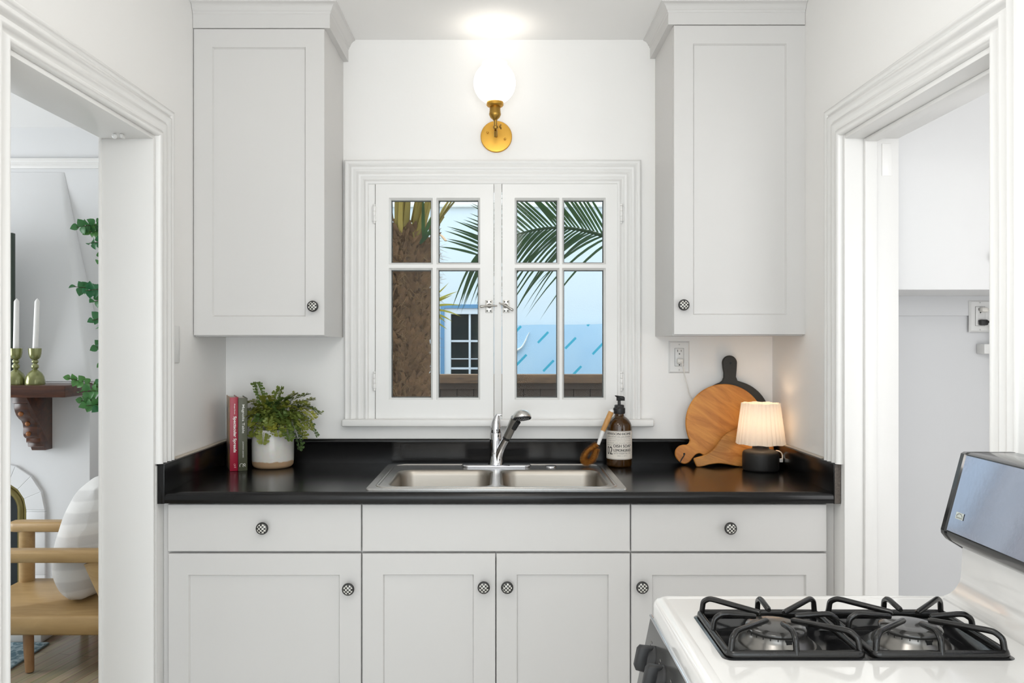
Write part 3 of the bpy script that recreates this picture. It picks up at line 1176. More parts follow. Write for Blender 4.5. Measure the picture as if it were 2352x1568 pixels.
def base(label, xa, xb, fronts):
    root = empty('base_cabinet', ((xa + xb) / 2, 2.9, 0), label, 'cabinet', 'painted base cabinets under the counter')
    c = MB()
    t = .018
    c.box(xa, xa + t, BY + .022, YB - .005, 0, .8805)
    c.box(xb - t, xb, BY + .022, YB - .005, 0, .8805)
    c.box(xa + t, xb - t, YB - .013, YB - .005, .1, .8805)
    c.box(xa + t, xb - t, BY + .022, YB - .013, .10, .118)
    c.box(xa + t, xb - t, BY + .09, BY + .105, 0, .10)
    c.box(xa + t, xb - t, BY + .022, BY + .040, .84, .8805)
    c.box(xa + t, xb - t, BY + .022, BY + .040, .70, .735)
    c.box(xa + .0005, xa + .045, BY + .0215, BY + .04, .10, .8803)
    c.box(xb - .045, xb - .0005, BY + .0215, BY + .04, .10, .8803)
    c.build('carcass', 'cabinet_paint', root)
    for (kind, x0, x1, z0, z1, rect, kn) in fronts:
        d = MB()
        frame_panel(d, x0, x1, z0, z1, BY, BY + .021, [rect] if rect else [], ch=.0035, depth=.009, edge=.002)
        dr = d.build(kind, 'cabinet_paint', root)
        if kn:
            knob(kn[0], kn[1], BY, dr)
    return root


def bx(p):
    return PX(p, BY)


def bz(p):
    return PZ(p, BY)


ZT, ZD, ZP = bz(1158), bz(1266), bz(1271)
KY = 2.557
base('white base cabinet under the cookbooks and fern, one drawer over one door', XL + .001, bx(830.6),
     [('drawer_front', bx(385), bx(829), ZD, ZT, None, (PX(601, KY), PZ(1214, KY))),
      ('door', bx(386), bx(829), BZ0, ZP, (bx(433), bx(780), BZ0 + .066, bz(1320)), (PX(799, KY), PZ(1354, KY)))])
base('white sink base cabinet with a blank panel over a pair of doors', bx(830.6), bx(1448.6),
     [('false_drawer_front', bx(832), bx(1447), ZD, ZT, None, None),
      ('door', bx(832), bx(1138), BZ0, ZP, (bx(880), bx(1088), BZ0 + .066, bz(1319)), (PX(1111, KY), PZ(1350, KY))),
      ('door', bx(1140), bx(1447), BZ0, ZP, (bx(1187), bx(1398), BZ0 + .066, bz(1319)), (PX(1165, KY), PZ(1350, KY)))])
base('white base cabinet under the little lamp, its door partly behind the stove', bx(1448.6), XR - .001,
     [('drawer_front', bx(1450), bx(1899), ZD, ZT, None, (PX(1679, KY), PZ(1214, KY))),
      ('door', bx(1450), bx(1899), BZ0, ZP, (bx(1498), bx(1852), BZ0 + .066, bz(1320)), (PX(1476, KY), PZ(1350, KY)))])

# ------------------------------------------------------------------ countertop
CF, CT, CBZ = 2.552, .914, .8815
ILX, IRX = PX(379, 2.555), PX(1914, 2.555)       # inner faces of the side splashes
SKX0, SKX1, SKY0, SKY1 = -.4317, .4039, 2.606, 3.138   # sink rim
top = empty('countertop', (0, 2.87, CBZ), 'black laminate countertop with low backsplash, running wall to wall', 'countertop')
hx0, hx1, hy0, hy1 = SKX0 + .012, SKX1 - .012, SKY0 + .012, SKY1 - .012
mb = MB()
fr_y = CF + .016
mb.box(ILX, hx0, fr_y, 3.182, CBZ, CT)
mb.box(hx1, IRX, fr_y, 3.182, CBZ, CT)
mb.box(hx0, hx1, fr_y, hy0, CBZ, CT)
mb.box(hx0, hx1, hy1, 3.182, CBZ, CT)
# rounded front edge
pr = [(fr_y, CBZ), (CF + .002, CBZ), (CF, CBZ + .003), (CF, CT - .016)]
for i in range(1, 9):
    a = rad(90 * i / 8)
    pr.append((CF + .016 - .016 * math.cos(a), CT - .016 + .018 * math.sin(a)))
pr += [(CF + .023, CT + .0016), (CF + .032, CT)]
pr += [(CF + .032, CBZ)]
mb.prism(pr, 'x', ILX, IRX)
mb.build('worktop', 'laminate', top)
mb = MB()
BT = PZ(1008, 3.18)
pr = [(3.182, CT - .01), (3.182, CT + .004), (3.1835, BT - .022), (3.180, BT - .016), (3.178, BT - .010), (3.179, BT - .004), (3.183, BT), (YB - .002, BT), (YB - .002, CT - .01)]
mb.prism(pr, 'x', ILX, IRX)
mb.build('backsplash', 'laminate', top)
ST = 1.0045
mb = MB()
mb.box(XL + .0015, ILX, CF - .002, YB - .002, CBZ - .001, ST, .0015)
mb.build('side_splash', 'laminate', top)
mb = MB()
mb.box(IRX, XR - .0015, CF, YB - .002, CBZ - .001, ST, .001)
o = mb.build('side_splash', 'laminate', top)
mb = MB()
mb.box(IRX + .003, XR - .003, CF - .0012, CF + .001, CBZ, ST - .002)
o2 = mb.build('raw_end', 'particle_board', o)
o2['label'] = 'bare brown particle board end'
mb = MB()
mb.box(XL + .001, ILX - .006, CF + .11, YB - .003, ST, ST + .004, .0015)
mb.build('caulk_line', 'caulk', top)
mb = MB()
mb.box(IRX + .006, XR - .001, CF + .12, YB - .003, ST, ST + .004, .0015)
mb.build('caulk_line', 'caulk', top)

# ------------------------------------------------------------------ sink
sink = empty('kitchen_sink', ((SKX0 + SKX1) / 2, 2.87, CT), 'stainless steel double bowl sink set into the black counter', 'sink')
ZR = CT + .004
bowls = [(-.372, -.028), (-.002, .356)]
by0, by1 = 2.642, 2.995
bm = bmesh.new()
def loop(pts, z):
    vv = [bm.verts.new((p[0], p[1], z)) for p in pts]
    ee = [bm.edges.new((vv[i], vv[(i + 1) % len(vv)])) for i in range(len(vv))]
    return vv, ee
es = []
outer = rrect(SKX0, SKX1, SKY0, SKY1, .012, 5)
v0, e0 = loop(outer, ZR)
es += e0
for (a, b) in bowls:
    vv, ee = loop(rrect(a, b, by0, by1, .055, 7), ZR)
    es += ee
bmesh.ops.triangle_fill(bm, edges=es, use_beauty=True)
low = [bm.verts.new((p[0] + (p[0] - (SKX0 + SKX1) / 2) * .004, p[1], CT + .0002)) for p in outer]
for i in range(len(outer)):
    j = (i + 1) % len(outer)
    bm.faces.new((v0[i], v0[j], low[j], low[i]))
bm.verts.index_update()
mb = MB()
_vc = [v.co.copy() for v in bm.verts]
mb.add(_vc, [[v.index for v in f.verts] for f in bm.faces if len(f.verts) == 4])
mb.add(_vc, [[v.index for v in f.verts] for f in bm.faces if len(f.verts) == 3])
bm.free()
# pressed ridge running round inside the rim
rp = [Vector((p[0], p[1], ZR - .001)) for p in rrect(SKX0 + .028, SKX1 - .028, SKY0 + .018, SKY1 - .016, .05, 8)]
mb.tube(rp, .0065, 8, closed=True, flat=.75)
mb.build('rim', 'stainless', sink, smooth=50)
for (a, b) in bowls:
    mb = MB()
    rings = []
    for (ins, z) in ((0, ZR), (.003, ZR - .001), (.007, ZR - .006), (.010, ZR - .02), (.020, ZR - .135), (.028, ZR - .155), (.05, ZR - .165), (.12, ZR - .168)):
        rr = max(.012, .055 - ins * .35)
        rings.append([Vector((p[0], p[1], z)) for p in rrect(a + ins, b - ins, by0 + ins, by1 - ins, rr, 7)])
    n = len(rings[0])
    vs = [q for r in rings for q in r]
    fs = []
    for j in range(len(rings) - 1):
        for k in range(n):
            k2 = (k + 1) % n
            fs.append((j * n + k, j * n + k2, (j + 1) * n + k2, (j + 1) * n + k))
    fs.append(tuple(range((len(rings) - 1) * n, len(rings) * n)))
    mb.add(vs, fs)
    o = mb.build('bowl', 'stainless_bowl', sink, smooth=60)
    MB().lathe([(.042, 0), (.040, .003), (.030, .001), (.012, .0015)], ((a + b) / 2, (by0 + by1) / 2, ZR - .168), 24).build('drain', 'chrome', o)
hc = P(1265, 1073, 3.065)
MB().lathe([(.0215, 0), (.021, .003), (.018, .005), (.004, .0055)], (hc.x, 3.065, ZR), 24).build('hole_cover', 'chrome', sink)

# ------------------------------------------------------------------ faucet
FX, FY = PX(1142, 3.065), 3.068
fau = empty('faucet', (FX, FY, ZR), 'chrome kitchen faucet with an upright lever and a pull-out sprayer', 'faucet')
mb = MB()
pl = [(p[0], p[1]) for p in rrect(PX(1060, 3.06), PX(1220, 3.06), FY - .026, FY + .026, .0255, 8)]
mb.prism(pl, 'z', ZR, ZR + .010, .004)
mb.build('base_plate', 'chrome', fau)
def fz(py):
    return PZ(py, FY)
mb = MB()
cx = PX(1139, FY)
mb.lathe([(.0285, ZR + .009), (.0285, ZR + .013), (.0245, ZR + .019), (.0238, fz(1040)), (.0235, fz(1012)), (.0222, fz(994)), (.0215, fz(993))], (cx, FY, 0), 28)
mb.build('body', 'chrome', fau)
mb = MB()
lx = PX(1139, FY)
rings = [(0, .0212, fz(992.5)), (0, .0215, fz(985)), (.0008, .0195, fz(973)), (.003, .0145, fz(962)), (.006, .0085, fz(954)), (.008, .0060, fz(951.5))]
pts = [Vector((lx + a, FY - a * .2, z)) for (a, r, z) in rings]
mb.tube(pts, [r for (_, r, _) in rings], 22, up=(1, 0, 0))
lev = mb.build('lever', 'chrome', fau, smooth=60)
mb = MB()
mb.lathe([(.0024, 0), (.0024, .002)], (PX(1141, FY), FY - .0213, fz(986)), 12, Matrix.Rotation(rad(90), 3, 'X'))
mb.build('set_screw_hole', 'slot_black', lev)
MB().box(PX(1141, FY), PX(1153, FY), FY - .008, FY + .004, fz(954.5), fz(950.5), .0015).build('lever_tip', 'chrome', lev)
# spout arm and sprayer: rises to the right and comes forward over the bowls
sp = [P(1144, 1062, FY - .004), P(1145, 1046, FY - .010), P(1150, 1032, FY - .020), P(1157, 1018, FY - .033), P(1163, 1007, FY - .045)]
mb = MB()
mb.tube(spline(sp, 5), [.0195 + (.0145 - .0195) * min(1, i / 12) for i in range(len(spline(sp, 5)))], 20)
mb.build('spout', 'chrome', fau, smooth=60)
sq = [P(1163.5, 1006, FY - .046), P(1165, 1002, FY - .049), P(1172, 987, FY - .062), P(1180, 969, FY - .078), P(1184, 960, FY - .086)]
mb = MB()
mb.use('black_rubber')
mb.tube([sq[0].lerp(sq[1], -.25), sq[0].lerp(sq[1], .75)], .0142, 20)
mb.use('brushed_nickel')
mb.tube(spline(sq[1:], 5), [.0160 + .0012 * min(1, i / 15) for i in range(len(spline(sq[1:], 5)))], 20)
spray = mb.build('sprayer', None, fau, smooth=60)
# head: dome opening downwards to the right
hc = P(1199, 957, FY - .098)
axis = Vector((-.10, .30, 1.0)).normalized()
Mh = axis.to_track_quat('Z', 'Y').to_matrix()
mb = MB()
mb.lathe([(.033, -.006), (.0342, -.003), (.0335, .003), (.0305, .011), (.024, .019), (.014, .0235), (.003, .0245)], hc, 28, Mh)
mb.build('spray_head', 'stainless', spray, smooth=60)
mb = MB()
mb.use('black_rubber')
mb.lathe([(.0325, -.0095), (.0335, -.0065), (.0335, -.0045)], hc, 28, Mh)
mb.use('grey_plastic')
for (rr, k) in ((.007, 6), (.014, 11), (.022, 16)):
    for i in range(k):
        a = 2 * PI * i / k
        mb.lathe([(.0011, -.0112), (.0012, -.0090)], hc + Mh @ Vector((rr * math.cos(a), rr * math.sin(a), 0)), 6, Mh)
mb.build('spray_face', None, spray)
mb = MB()
btn = [P(1180, 985, FY - .082), P(1186, 975, FY - .090), P(1191, 968, FY - .096)]
mb.tube(spline(btn, 5), .0105, 12, flat=.8)
mb.build('spray_button', 'black_rubber', spray, smooth=60)

# ------------------------------------------------------------------ wall sconce
SCX, SCZ = PX(1140, YB), PZ(315, YB)
scn = empty('wall_sconce', (SCX, YB, SCZ), 'brass wall lamp with a glowing white globe above the window', 'wall lamp')
RX = Matrix.Rotation(rad(90), 3, 'X')
MB().lathe([(.0605, 0), (.0615, .003), (.0615, .010), (.0595, .013), (.05, .0145), (.001, .015)], (SCX, YB, SCZ), 48, RX).build('back_plate', 'brass', scn)
for (px, py) in ((1120, 305), (1160, 320)):
    c = P(px, py, YB - .015)
    m = MB()
    m.lathe([(.0028, 0), (.0028, .006), (.0038, .0065), (.0042, .009), (.003, .0115), (.0005, .0125)], (c.x, YB - .0145, c.z), 14, RX)
    m.build('mounting_nut', 'brass', scn)
SYC = 3.055
kz = PZ(292, SYC)
kx = PX(1138, SYC)
mb = MB()
mb.tube([(SCX, YB - .012, SCZ), (SCX, YB - .05, SCZ), (SCX, YB - .075, SCZ + .004), (kx, SYC + .012, kz - .030), (kx, SYC, kz - .012)], .0058, 14)
mb.sphere((kx, SYC, kz), .0098, 16, 10)
mb.tube([(kx, SYC, kz), (kx, SYC, PZ(274, SYC))], .0066, 14)
mb.build('arm', 'brass_dark', scn)
mb = MB()
mb.tube([(kx, SYC - .002, kz), (kx + .016, SYC - .004, kz + .001)], .0028, 10)
mb.tube([(kx + .015, SYC - .004, kz + .001), (kx + .019, SYC - .004, kz + .001), (kx + .023, SYC - .004, kz + .001)], [.004, .0105, .0095], 14, flat=1.0)
mb.build('thumb_screw', 'brass_dark', scn)
def sz_(py):
    return PZ(py, SYC)
gx = PX(1137, SYC)
mb = MB()
mb.lathe([(.006, sz_(277)), (.010, sz_(274)), (.0175, sz_(270)), (.0205, sz_(266)), (.0222, sz_(264)), (.0222, sz_(260)), (.0212, sz_(259)), (.0212, sz_(256)), (.0205, sz_(255)),
          (.0205, sz_(246)), (.020, sz_(245.5))], (gx, SYC, 0), 28)
mb.build('socket', 'brass_dark', scn)
mb = MB()
mb.lathe([(.020, sz_(246)), (.028, sz_(244.5)), (.0318, sz_(242)), (.0318, sz_(235)), (.0305, sz_(233)), (.027, sz_(232.5))], (gx, SYC, 0), 32)
mb.build('shade_holder', 'brass', scn)
gcx, gcz, gr = PX(1136, SYC), PZ(191, SYC), .0790
prof = []
for i in range(0, 25):
    a = rad(-66 + (66 + 60) * i / 24)
    prof.append((gr * math.cos(a), gr * math.sin(a) * 1.0))
prof += [(gr * .53, gr * .905), (gr * .60, gr * .92), (gr * .585, gr * .955), (gr * .50, gr * .96)]
o = MB().lathe(prof, (gcx, SYC, gcz), 40, cap=False).build('globe', 'milk_glass', scn, smooth=60)
o['label'] = 'lit white milk glass globe, open at the top'
light('globe_bulb', 'SPOT', (gcx, SYC, gcz + .050), (rad(180), 0, 0), 0.85, (1, .93, .83), spot_size=rad(150), spot_blend=1.0, shadow_soft_size=.02)

# ------------------------------------------------------------------ outlet and switch plates
def outlet(name, label, cx, cz, w, h, yw, gfci=True):
    root = empty(name, (cx, yw, cz - h / 2), label, 'outlet')
    m = MB()
    pl = [(cx - w / 2, cz - h / 2), (cx + w / 2, cz - h / 2), (cx + w / 2, cz + h / 2), (cx - w / 2, cz + h / 2)]
    ins = inset(pl, .006)
    vs = [(p[0], yw, p[1]) for p in pl] + [(p[0], yw - .006, p[1]) for p in ins]
    m.add(vs, [(0, 1, 5, 4), (1, 2, 6, 5), (2, 3, 7, 6), (3, 0, 4, 7), (4, 5, 6, 7)])
    m.build('cover_plate', 'white_plastic', root)
    m = MB()
    m.use('white_plastic')
    m.box(cx - .0170, cx + .0170, yw - .0085, yw - .005, cz - .0345, cz + .0345, .002)
    m.box(cx - .008, cx + .008, yw - .0095, yw - .008, cz + .0005, cz + .0055, .0008)
    m.box(cx - .008, cx + .008, yw - .0095, yw - .008, cz - .0075, cz - .0025, .0008)
    m.use('slot_black')
    for s in (1, -1):
        zz = cz + s * .0215
        for dx, hh in ((-.0068, .0042), (.0068, .0036)):
            m.box(cx + dx - .0009, cx + dx + .0009, yw - .0088, yw - .0084, zz + .0035 - hh, zz + .0035 + hh)
        m.lathe([(.0026, 0), (.0026, .0004)], (cx, yw - .0084, zz - .0085), 12, RX)
    m.use('grey_plastic')
    for s in (1, -1):
        m.lathe([(.0028, 0), (.0024, .0010)], (cx, yw - .006, cz + s * .0495), 12, RX)
    m.use('shadow_gap')
    m.box(cx - .0178, cx + .0178, yw - .0064, yw - .0059, cz - .0353, cz + .0353)
    m.build('receptacle', None, root)
    return root


OX, OZ = PX(1559.5, YB), PZ(820, YB)
outlet('wall_outlet', 'white outlet on the back wall beside the black cutting board', OX, OZ, .083, .126, YB)

swx = XL
swt = empty('light_switch', (XL, 2.69, 1.318), 'white rocker light switch on the left wall beside the doorway moulding', 'light switch')
mb = MB()
mb.box(XL + .0005, XL + .006, 2.655, 2.727, PZ(833, 2.69), PZ(748, 2.69), .003)
mb.build('cover_plate', 'white_plastic', swt)
zc = (PZ(833, 2.69) + PZ(748, 2.69)) / 2
mb = MB()
mb.prism([(XL + .005, zc - .033), (XL + .0075, zc - .033), (XL + .011, zc + .0), (XL + .007, zc + .033), (XL + .005, zc + .033)], 'y', 2.674, 2.708)
mb.build('rocker', 'white_plastic', swt)

# ------------------------------------------------------------------ cookbooks
def place_text(mb, body, w, h, fn, bold=0.0, spacing=1.0):
    vs, fs = text_geo(body, w, h, bold, spacing)
    mb.add([fn(p[0], p[1]) for p in vs], fs)


def book(name_label, fx0, w, h, depth, yaw, yfront, cover, side, texts, emblem):
    """standing book, spine to the viewer; local x across spine, y backwards, z up"""
    base_pt = Vector((fx0, yfront, CT + .0006))
    R = Matrix.Rotation(yaw, 3, 'Z')
    root = empty('cookbook', base_pt, name_label, 'book', 'cookbooks on the counter')
    def T(x, y, z):
        return base_pt + R @ Vector((x, y, z))
    m = MB()
    M4 = Matrix.Translation(base_pt) @ R.to_4x4()
    m.use(cover)
    m.box(0, w, 0, .003, 0, h, .001, 2, M4)
    m.box(w - .003, w, 0, depth, 0, h, .001, 2, M4)
    m.use(side)
    m.box(0, .003, .0005, depth, 0, h, .001, 2, M4)
    c = m.build('cover', None, root)
    m = MB()
    m.box(.003, w - .003, .003, depth - .004, .004, h - .004, 0, 2, M4)
    m.build('page_block', 'paper', root)
    for (body, z_top, length, xc, hh, bold, mt) in texts:
        t = MB()
        # reading from top to bottom: local text x -> -z, text y -> +x
        place_text(t, body, length, hh, lambda a, b: T(xc - hh / 2 + b, -.0004, z_top - a), bold)
        t.build('spine_title', mt, c, recalc=False)
    if emblem:
        e = MB()
        emblem(e, T)
        e.build('publisher_mark', 'letter_white' if cover != 'book_red' else 'letter_pink', c)
    return root


def arch_mark(e, T):
    def strip(pts, r=.0009):
        e.tube([T(a, -.0006, b) for (a, b) in pts], r, 6)
    x0 = .0175
    strip([(x0 - .006 + .006 * math.cos(a), .022 + .0055 * math.sin(a)) for a in [PI * i / 8 for i in range(9)]], .0007)
    strip([(x0 - .012, .022), (x0 - .012, .016)])
    strip([(x0, .024), (x0 - .002, .017), (x0 + .001, .0155)])
    strip([(x0 + .004 + .0034 * math.cos(a), .0235 + .0034 * math.sin(a)) for a in [2 * PI * i / 10 for i in range(11)]], .0008)
    strip([(x0 + .003, .0205), (x0 + .007, .0165), (x0 + .008, .018)])


def tree_mark(e, T):
    x0 = .0165
    for (a, b, w) in ((.0125, .014, .0055), (.0145, .016, .0055), (.0185, .020, .004), (.0205, .0225, .003)):
        e.box(-w, w, -.0005, 0, 0, b - a, 0, 1, Matrix.Translation(T(x0, -.0002, a)))
    e.tube([T(x0 + .0028 * math.cos(t), -.0004, .0245 + .0028 * math.sin(t)) for t in [2 * PI * i / 12 for i in range(13)]], .0007, 6)


BKY = 2.978
sB = BKY / FPX
book('red cookbook with white lettering on its spine, against the green one', PX(528, BKY), .0300, 170 * sB, .155, rad(23), BKY, 'book_red', 'cover_photo',
     [('Maegan Brown', 155 * sB, 24 * sB, .0165, .0050, .012, 'letter_white'), ('Spectacular Spreads', 126 * sB, 83 * sB, .0165, .0135, .022, 'letter_white')], tree_mark)
book('olive green cookbook between the red cookbook and the fern pot', PX(548.5, BKY + .01), .0325, 168 * sB, .155, rad(23), BKY + .004, 'book_green', 'book_green',
     [('Magnolia Table', 153 * sB, 66 * sB, .0165, .0110, .004, 'letter_white'), ('JOANNA GAINES', 68 * sB, 37 * sB, .0165, .0052, .0, 'letter_white')], arch_mark)

# ------------------------------------------------------------------ fern in its pot
PTX, PTY = PX(626, 3.085), 3.09
fern = empty('potted_fern', (PTX, PTY, CT), 'lacy green fern in a white glazed pot with a bare tan base', 'potted plant')
PR, PHT = .0775, .146
mb = MB()
mb.lathe([(.001, .0006), (.062, .0006), (.070, .004), (.0755, .012), (PR, .030), (PR + .0005, .080), (PR, PHT - .004), (PR - .002, PHT), (PR - .006, PHT - .001), (PR - .008, PHT - .02), (PR - .010, PHT - .05)],
         (PTX, PTY, CT), 48)
mb.build('pot', 'glazed_pot', fern, smooth=60)
MB().lathe([(.067, PHT - .045), (.04, PHT - .03), (.002, PHT - .022)], (PTX, PTY, CT), 20).build('soil', 'soil', fern)


def leaflet(mb, p, d, up, size):
    """small fan-shaped leaf starting at p, pointing along d"""
    d = d.normalized()
    s = d.cross(up)
    s = s.normalized() if s.length > 1e-5 else d.orthogonal().normalized()
    n = s.cross(d)
    w = size * .52
    q = [p, p + d * size * .45 + s * w * .75, p + d * size * .85 + s * w * .80 + n * size * .05, p + d * size * 1.05 + s * w * .25, p + d * size * 1.05 - s * w * .25,
         p + d * size * .85 - s * w * .80 + n * size * .05, p + d * size * .45 - s * w * .75]
    mb.add(q, [(0, 1, 2, 3), (0, 3, 4), (0, 4, 5, 6)])


def fern_frond(rng, base, ctrl, npin=12, wid=.030, lsz=.0095):
    mb = MB()
    pts = spline(ctrl, 10)
    mb.tube(pts, [.0011 * (1 - .7 * i / len(pts)) for i in range(len(pts))], 5)
    L = len(pts)
    for k in range(npin):
        t = .22 + .78 * k / (npin - 1)
        i = min(L - 2, int(t * (L - 1)))
        p = pts[i]
        tg = (pts[i + 1] - pts[i]).normalized()
        side = tg.cross(Vector((0, 0, 1)))
        side = side.normalized() if side.length > .05 else Vector((1, 0, 0))
        nz = side.cross(tg)
        w = wid * (1 - .75 * abs(t - .4)) * rng.uniform(.75, 1.15) * (1.0 if t < .93 else .5)
        for s in (-1, 1):
            pd = (side * s + tg * .55 + nz * rng.uniform(-.1, .35)).normalized()
            nl = 3 if w > .022 else 2
            mb.add([p, p + pd * w, p + pd * w + tg * .0006, p + tg * .0006], [(0, 1, 2, 3)])
            for j in range(nl + 1):
                q = p + pd * (w * (.35 + .65 * j / nl))
                for e in ((-1, 1) if j < nl else (0,)):
                    dd = pd * (.5 if e else 1) + tg * e * .8 + nz * rng.uniform(-.25, .4)
                    leaflet(mb, q, dd, nz, lsz * rng.uniform(.75, 1.2))
    return mb


rng = random.Random(4)
C0 = Vector((PTX, PTY, CT + PHT - .02))
def fpt(px, py, Y):
    return P(px, py, Y)
# (tip pixel, tip depth, arch height)
fronds = [((590, 882), 3.10, .02, 8), ((644, 893), 3.09, .02, 8), ((545, 985), 3.01, .05, 10), ((733, 950), 3.08, .05, 10), ((720, 918), 3.10, .03, 10), ((690, 1033), 3.06, .07, 12),
          ((604, 1016), 3.00, .05, 10), ((665, 1010), 2.99, .05, 10), ((625, 985), 2.98, .04, 9), ((560, 950), 3.05, .04, 10), ((590, 930), 3.02, .03, 10), ((612, 912), 3.06, .03, 10),
          ((655, 915), 3.04, .03, 10), ((680, 905), 3.10, .03, 10), ((705, 930), 3.03, .04, 10), ((715, 985), 3.05, .06, 11), ((700, 1005), 3.02, .06, 11), ((640, 1000), 2.985, .05, 10),
          ((575, 975), 3.00, .05, 10), ((568, 925), 3.12, .04, 10), ((650, 955), 2.98, .04, 10), ((610, 950), 2.99, .03, 10), ((685, 960), 2.99, .04, 10), ((630, 925), 3.02, .03, 10),
          ((665, 935), 3.00, .03, 10), ((595, 965), 2.99, .04, 10), ((720, 960), 3.00, .05, 10), ((700, 985), 2.99, .05, 10), ((555, 970), 3.06, .05, 10), ((638, 940), 3.13, .03, 9),
          ((600, 945), 3.14, .03, 9), ((690, 940), 3.13, .04, 9), ((728, 1000), 3.09, .07, 10), ((676, 985), 2.985, .05, 10), ((616, 975), 2.975, .05, 10), ((580, 1000), 3.02, .05, 9),
          ((655, 925), 3.10, .03, 10), ((708, 905), 3.06, .03, 10), ((722, 940), 3.12, .04, 10), ((672, 960), 3.02, .03, 10), ((645, 970), 2.99, .04, 10), ((565, 955), 3.00, .04, 10)]
for (tp, ty, ah, npn) in fronds:
    tip = fpt(tp[0], tp[1], ty)
    a = C0 + Vector((rng.uniform(-.03, .03), rng.uniform(-.03, .03), 0))
    mid = a.lerp(tip, .45) + Vector((0, 0, ah + .012))
    m2 = a.lerp(tip, .78) + Vector((0, 0, ah * .75))
    fern_frond(rng, a, [a, mid, m2, tip], npn, rng.uniform(.024, .033), .0108).build('frond', 'fern_leaf', fern, smooth=180, recalc=False)

# ------------------------------------------------------------------ dish soap bottle
BX, BYC = PX(1423, 3.1), 3.108
sBt = BYC / FPX
bot = empty('soap_bottle', (BX, BYC, CT), 'amber glass dish soap bottle with a black pump and cream label', 'bottle')
br = .0478
mb = MB()
mb.lathe([(.002, .0005), (.042, .0005), (.0465, .003), (br, .008), (br, .146), (.0468, .157), (.0435, .167), (.037, .177), (.028, .1855), (.0205, .190), (.0180, .1945), (.0175, .206)], (BX, BYC, CT), 48)
mb.build('glass_body', 'amber_glass', bot, smooth=60)
MB().lathe([(.002, .004), (.043, .004), (.0455, .009), (.0455, .142), (.0445, .154), (.040, .164), (.020, .166), (.002, .166)], (BX, BYC, CT), 36).build('soap', 'soap', bot, smooth=60)
mb = MB()
prof = [(.0205, .2005), (.0215, .202), (.0215, .222), (.0200, .2235), (.0185, .2240), (.0185, .232), (.0165, .234), (.0060, .2345), (.0055, .252)]
mb.lathe(prof, (BX, BYC, CT), 36)
for k in range(36):
    a = 2 * PI * k / 36
    mb.box(-.0005, .0005, -.0008, .0006, .203, .221, 0, 1, Matrix.Translation((BX, BYC, CT)) @ Matrix.Rotation(a, 4, 'Z') @ Matrix.Translation((0, -.0215, 0)))
hz = CT + .250
mb.prism([(BX - .010, hz), (BX + .0205, hz), (BX + .0205, hz + .012), (BX + .016, hz + .0165), (BX + .002, hz + .018), (BX - .0155, hz + .0200), (BX - .0165, hz + .0175), (BX - .010, hz + .013)], 'y', BYC - .009, BYC + .009, .003)
mb.build('pump', 'black_rubber', bot, smooth=50)
LZ0, LZ1 = CT + .0315, CT + .1385
lr = br + .0006


def cyl(a, z, r=lr):
    th = a / br
    return Vector((BX + r * math.sin(th), BYC - r * math.cos(th), z))


mb = MB()
n = 48
A = br * rad(125)
vs = []
for i in range(n + 1):
    a = -A + 2 * A * i / n
    vs += [cyl(a, LZ0), cyl(a, LZ1)]
mb.add(vs, [(2 * i, 2 * i + 2, 2 * i + 3, 2 * i + 1) for i in range(n)])
lab = mb.build('label', 'label_paper', bot)
def lz(cy):       # crop y (pixels of the photo) to height
    return PZ(cy, BYC - br)
def strip(mb, a0, a1, z, t=.0004):
    k = 64
    vs = []
    for i in range(k + 1):
        a = a0 + (a1 - a0) * i / k
        vs += [cyl(a, z - t, lr + .0002), cyl(a, z + t, lr + .0002)]
    mb.add(vs, [(2 * i, 2 * i + 2, 2 * i + 3, 2 * i + 1) for i in range(k)])
mb = MB()
strip(mb, -A, A, LZ1 - .0022, .0004)
strip(mb, -A, A, LZ0 + .0022, .0004)
for py in (1004.3, 1019.3):
    strip(mb, -.068, .042, lz(py), .0002)
strip(mb, -.026, .042, lz(1029.2), .0002)
strip(mb, -.026, .042, lz(1038.3), .0002)
mb.build('label_rules', 'letter_black', lab, recalc=False)
lines = [('ARRISON·HOME', -.0625, .0425, 999.2, 993.6, .0, 'letter_black'), ('CARE & BODY CO. LOS ANGELES', -.060, .0415, 1004, 1001.2, .0, 'letter_grey'),
         ('Formulated with Essential Oils, this Dish Soap', -.062, .0400, 1009.3, 1006.9, .0, 'letter_grey'), ('will clean dishes and leaves your hands', -.060, .0400, 1013.7, 1011.3, .0, 'letter_grey'),
         ('soft, smooth, and delicately scented', -.060, .0400, 1018.2, 1015.8, .0, 'letter_grey'), ('DISH SOAP', -.0285, .0415, 1027.6, 1021.0, .0, 'letter_black'),
         ('LEMONGRASS', -.0285, .0415, 1037, 1031.2, .0, 'letter_black'), ('WITH ESSENTIAL OIL', -.0285, .0415, 1043, 1039.6, .0, 'letter_grey'),
         ('500ml  e  16.9 oz', -.014, .025, 1047.6, 1045.6, .0, 'letter_grey'), ('SCENT N°', -.062, -.0335, 1024.4, 1021.4, .0, 'letter_grey'), ('02', -.060, -.0335, 1044.5, 1026.2, .0, 'letter_black')]
for (body, a0, a1, yb_, yt_, bold, mt) in lines:
    t = MB()
    place_text(t, body, a1 - a0, lz(yt_) - lz(yb_), lambda a, b: cyl(a0 + a, lz(yb_) + b, lr + .0003), bold)
    if mt == 'letter_black':
        for k_ in (1, 2):
            place_text(t, body, a1 - a0, lz(yt_) - lz(yb_), lambda a, b: cyl(a0 + a + .00035 * k_, lz(yb_) + b, lr + .0003 + .00004 * k_))
    t.build('label_lettering', mt, lab, recalc=False)
t = MB()
place_text(t, 'o a j o o', .040, .0028, lambda a, b: cyl(.047 + b, lz(1017) - a, lr + .0003))
t.build('label_lettering', 'letter_grey', lab, recalc=False)

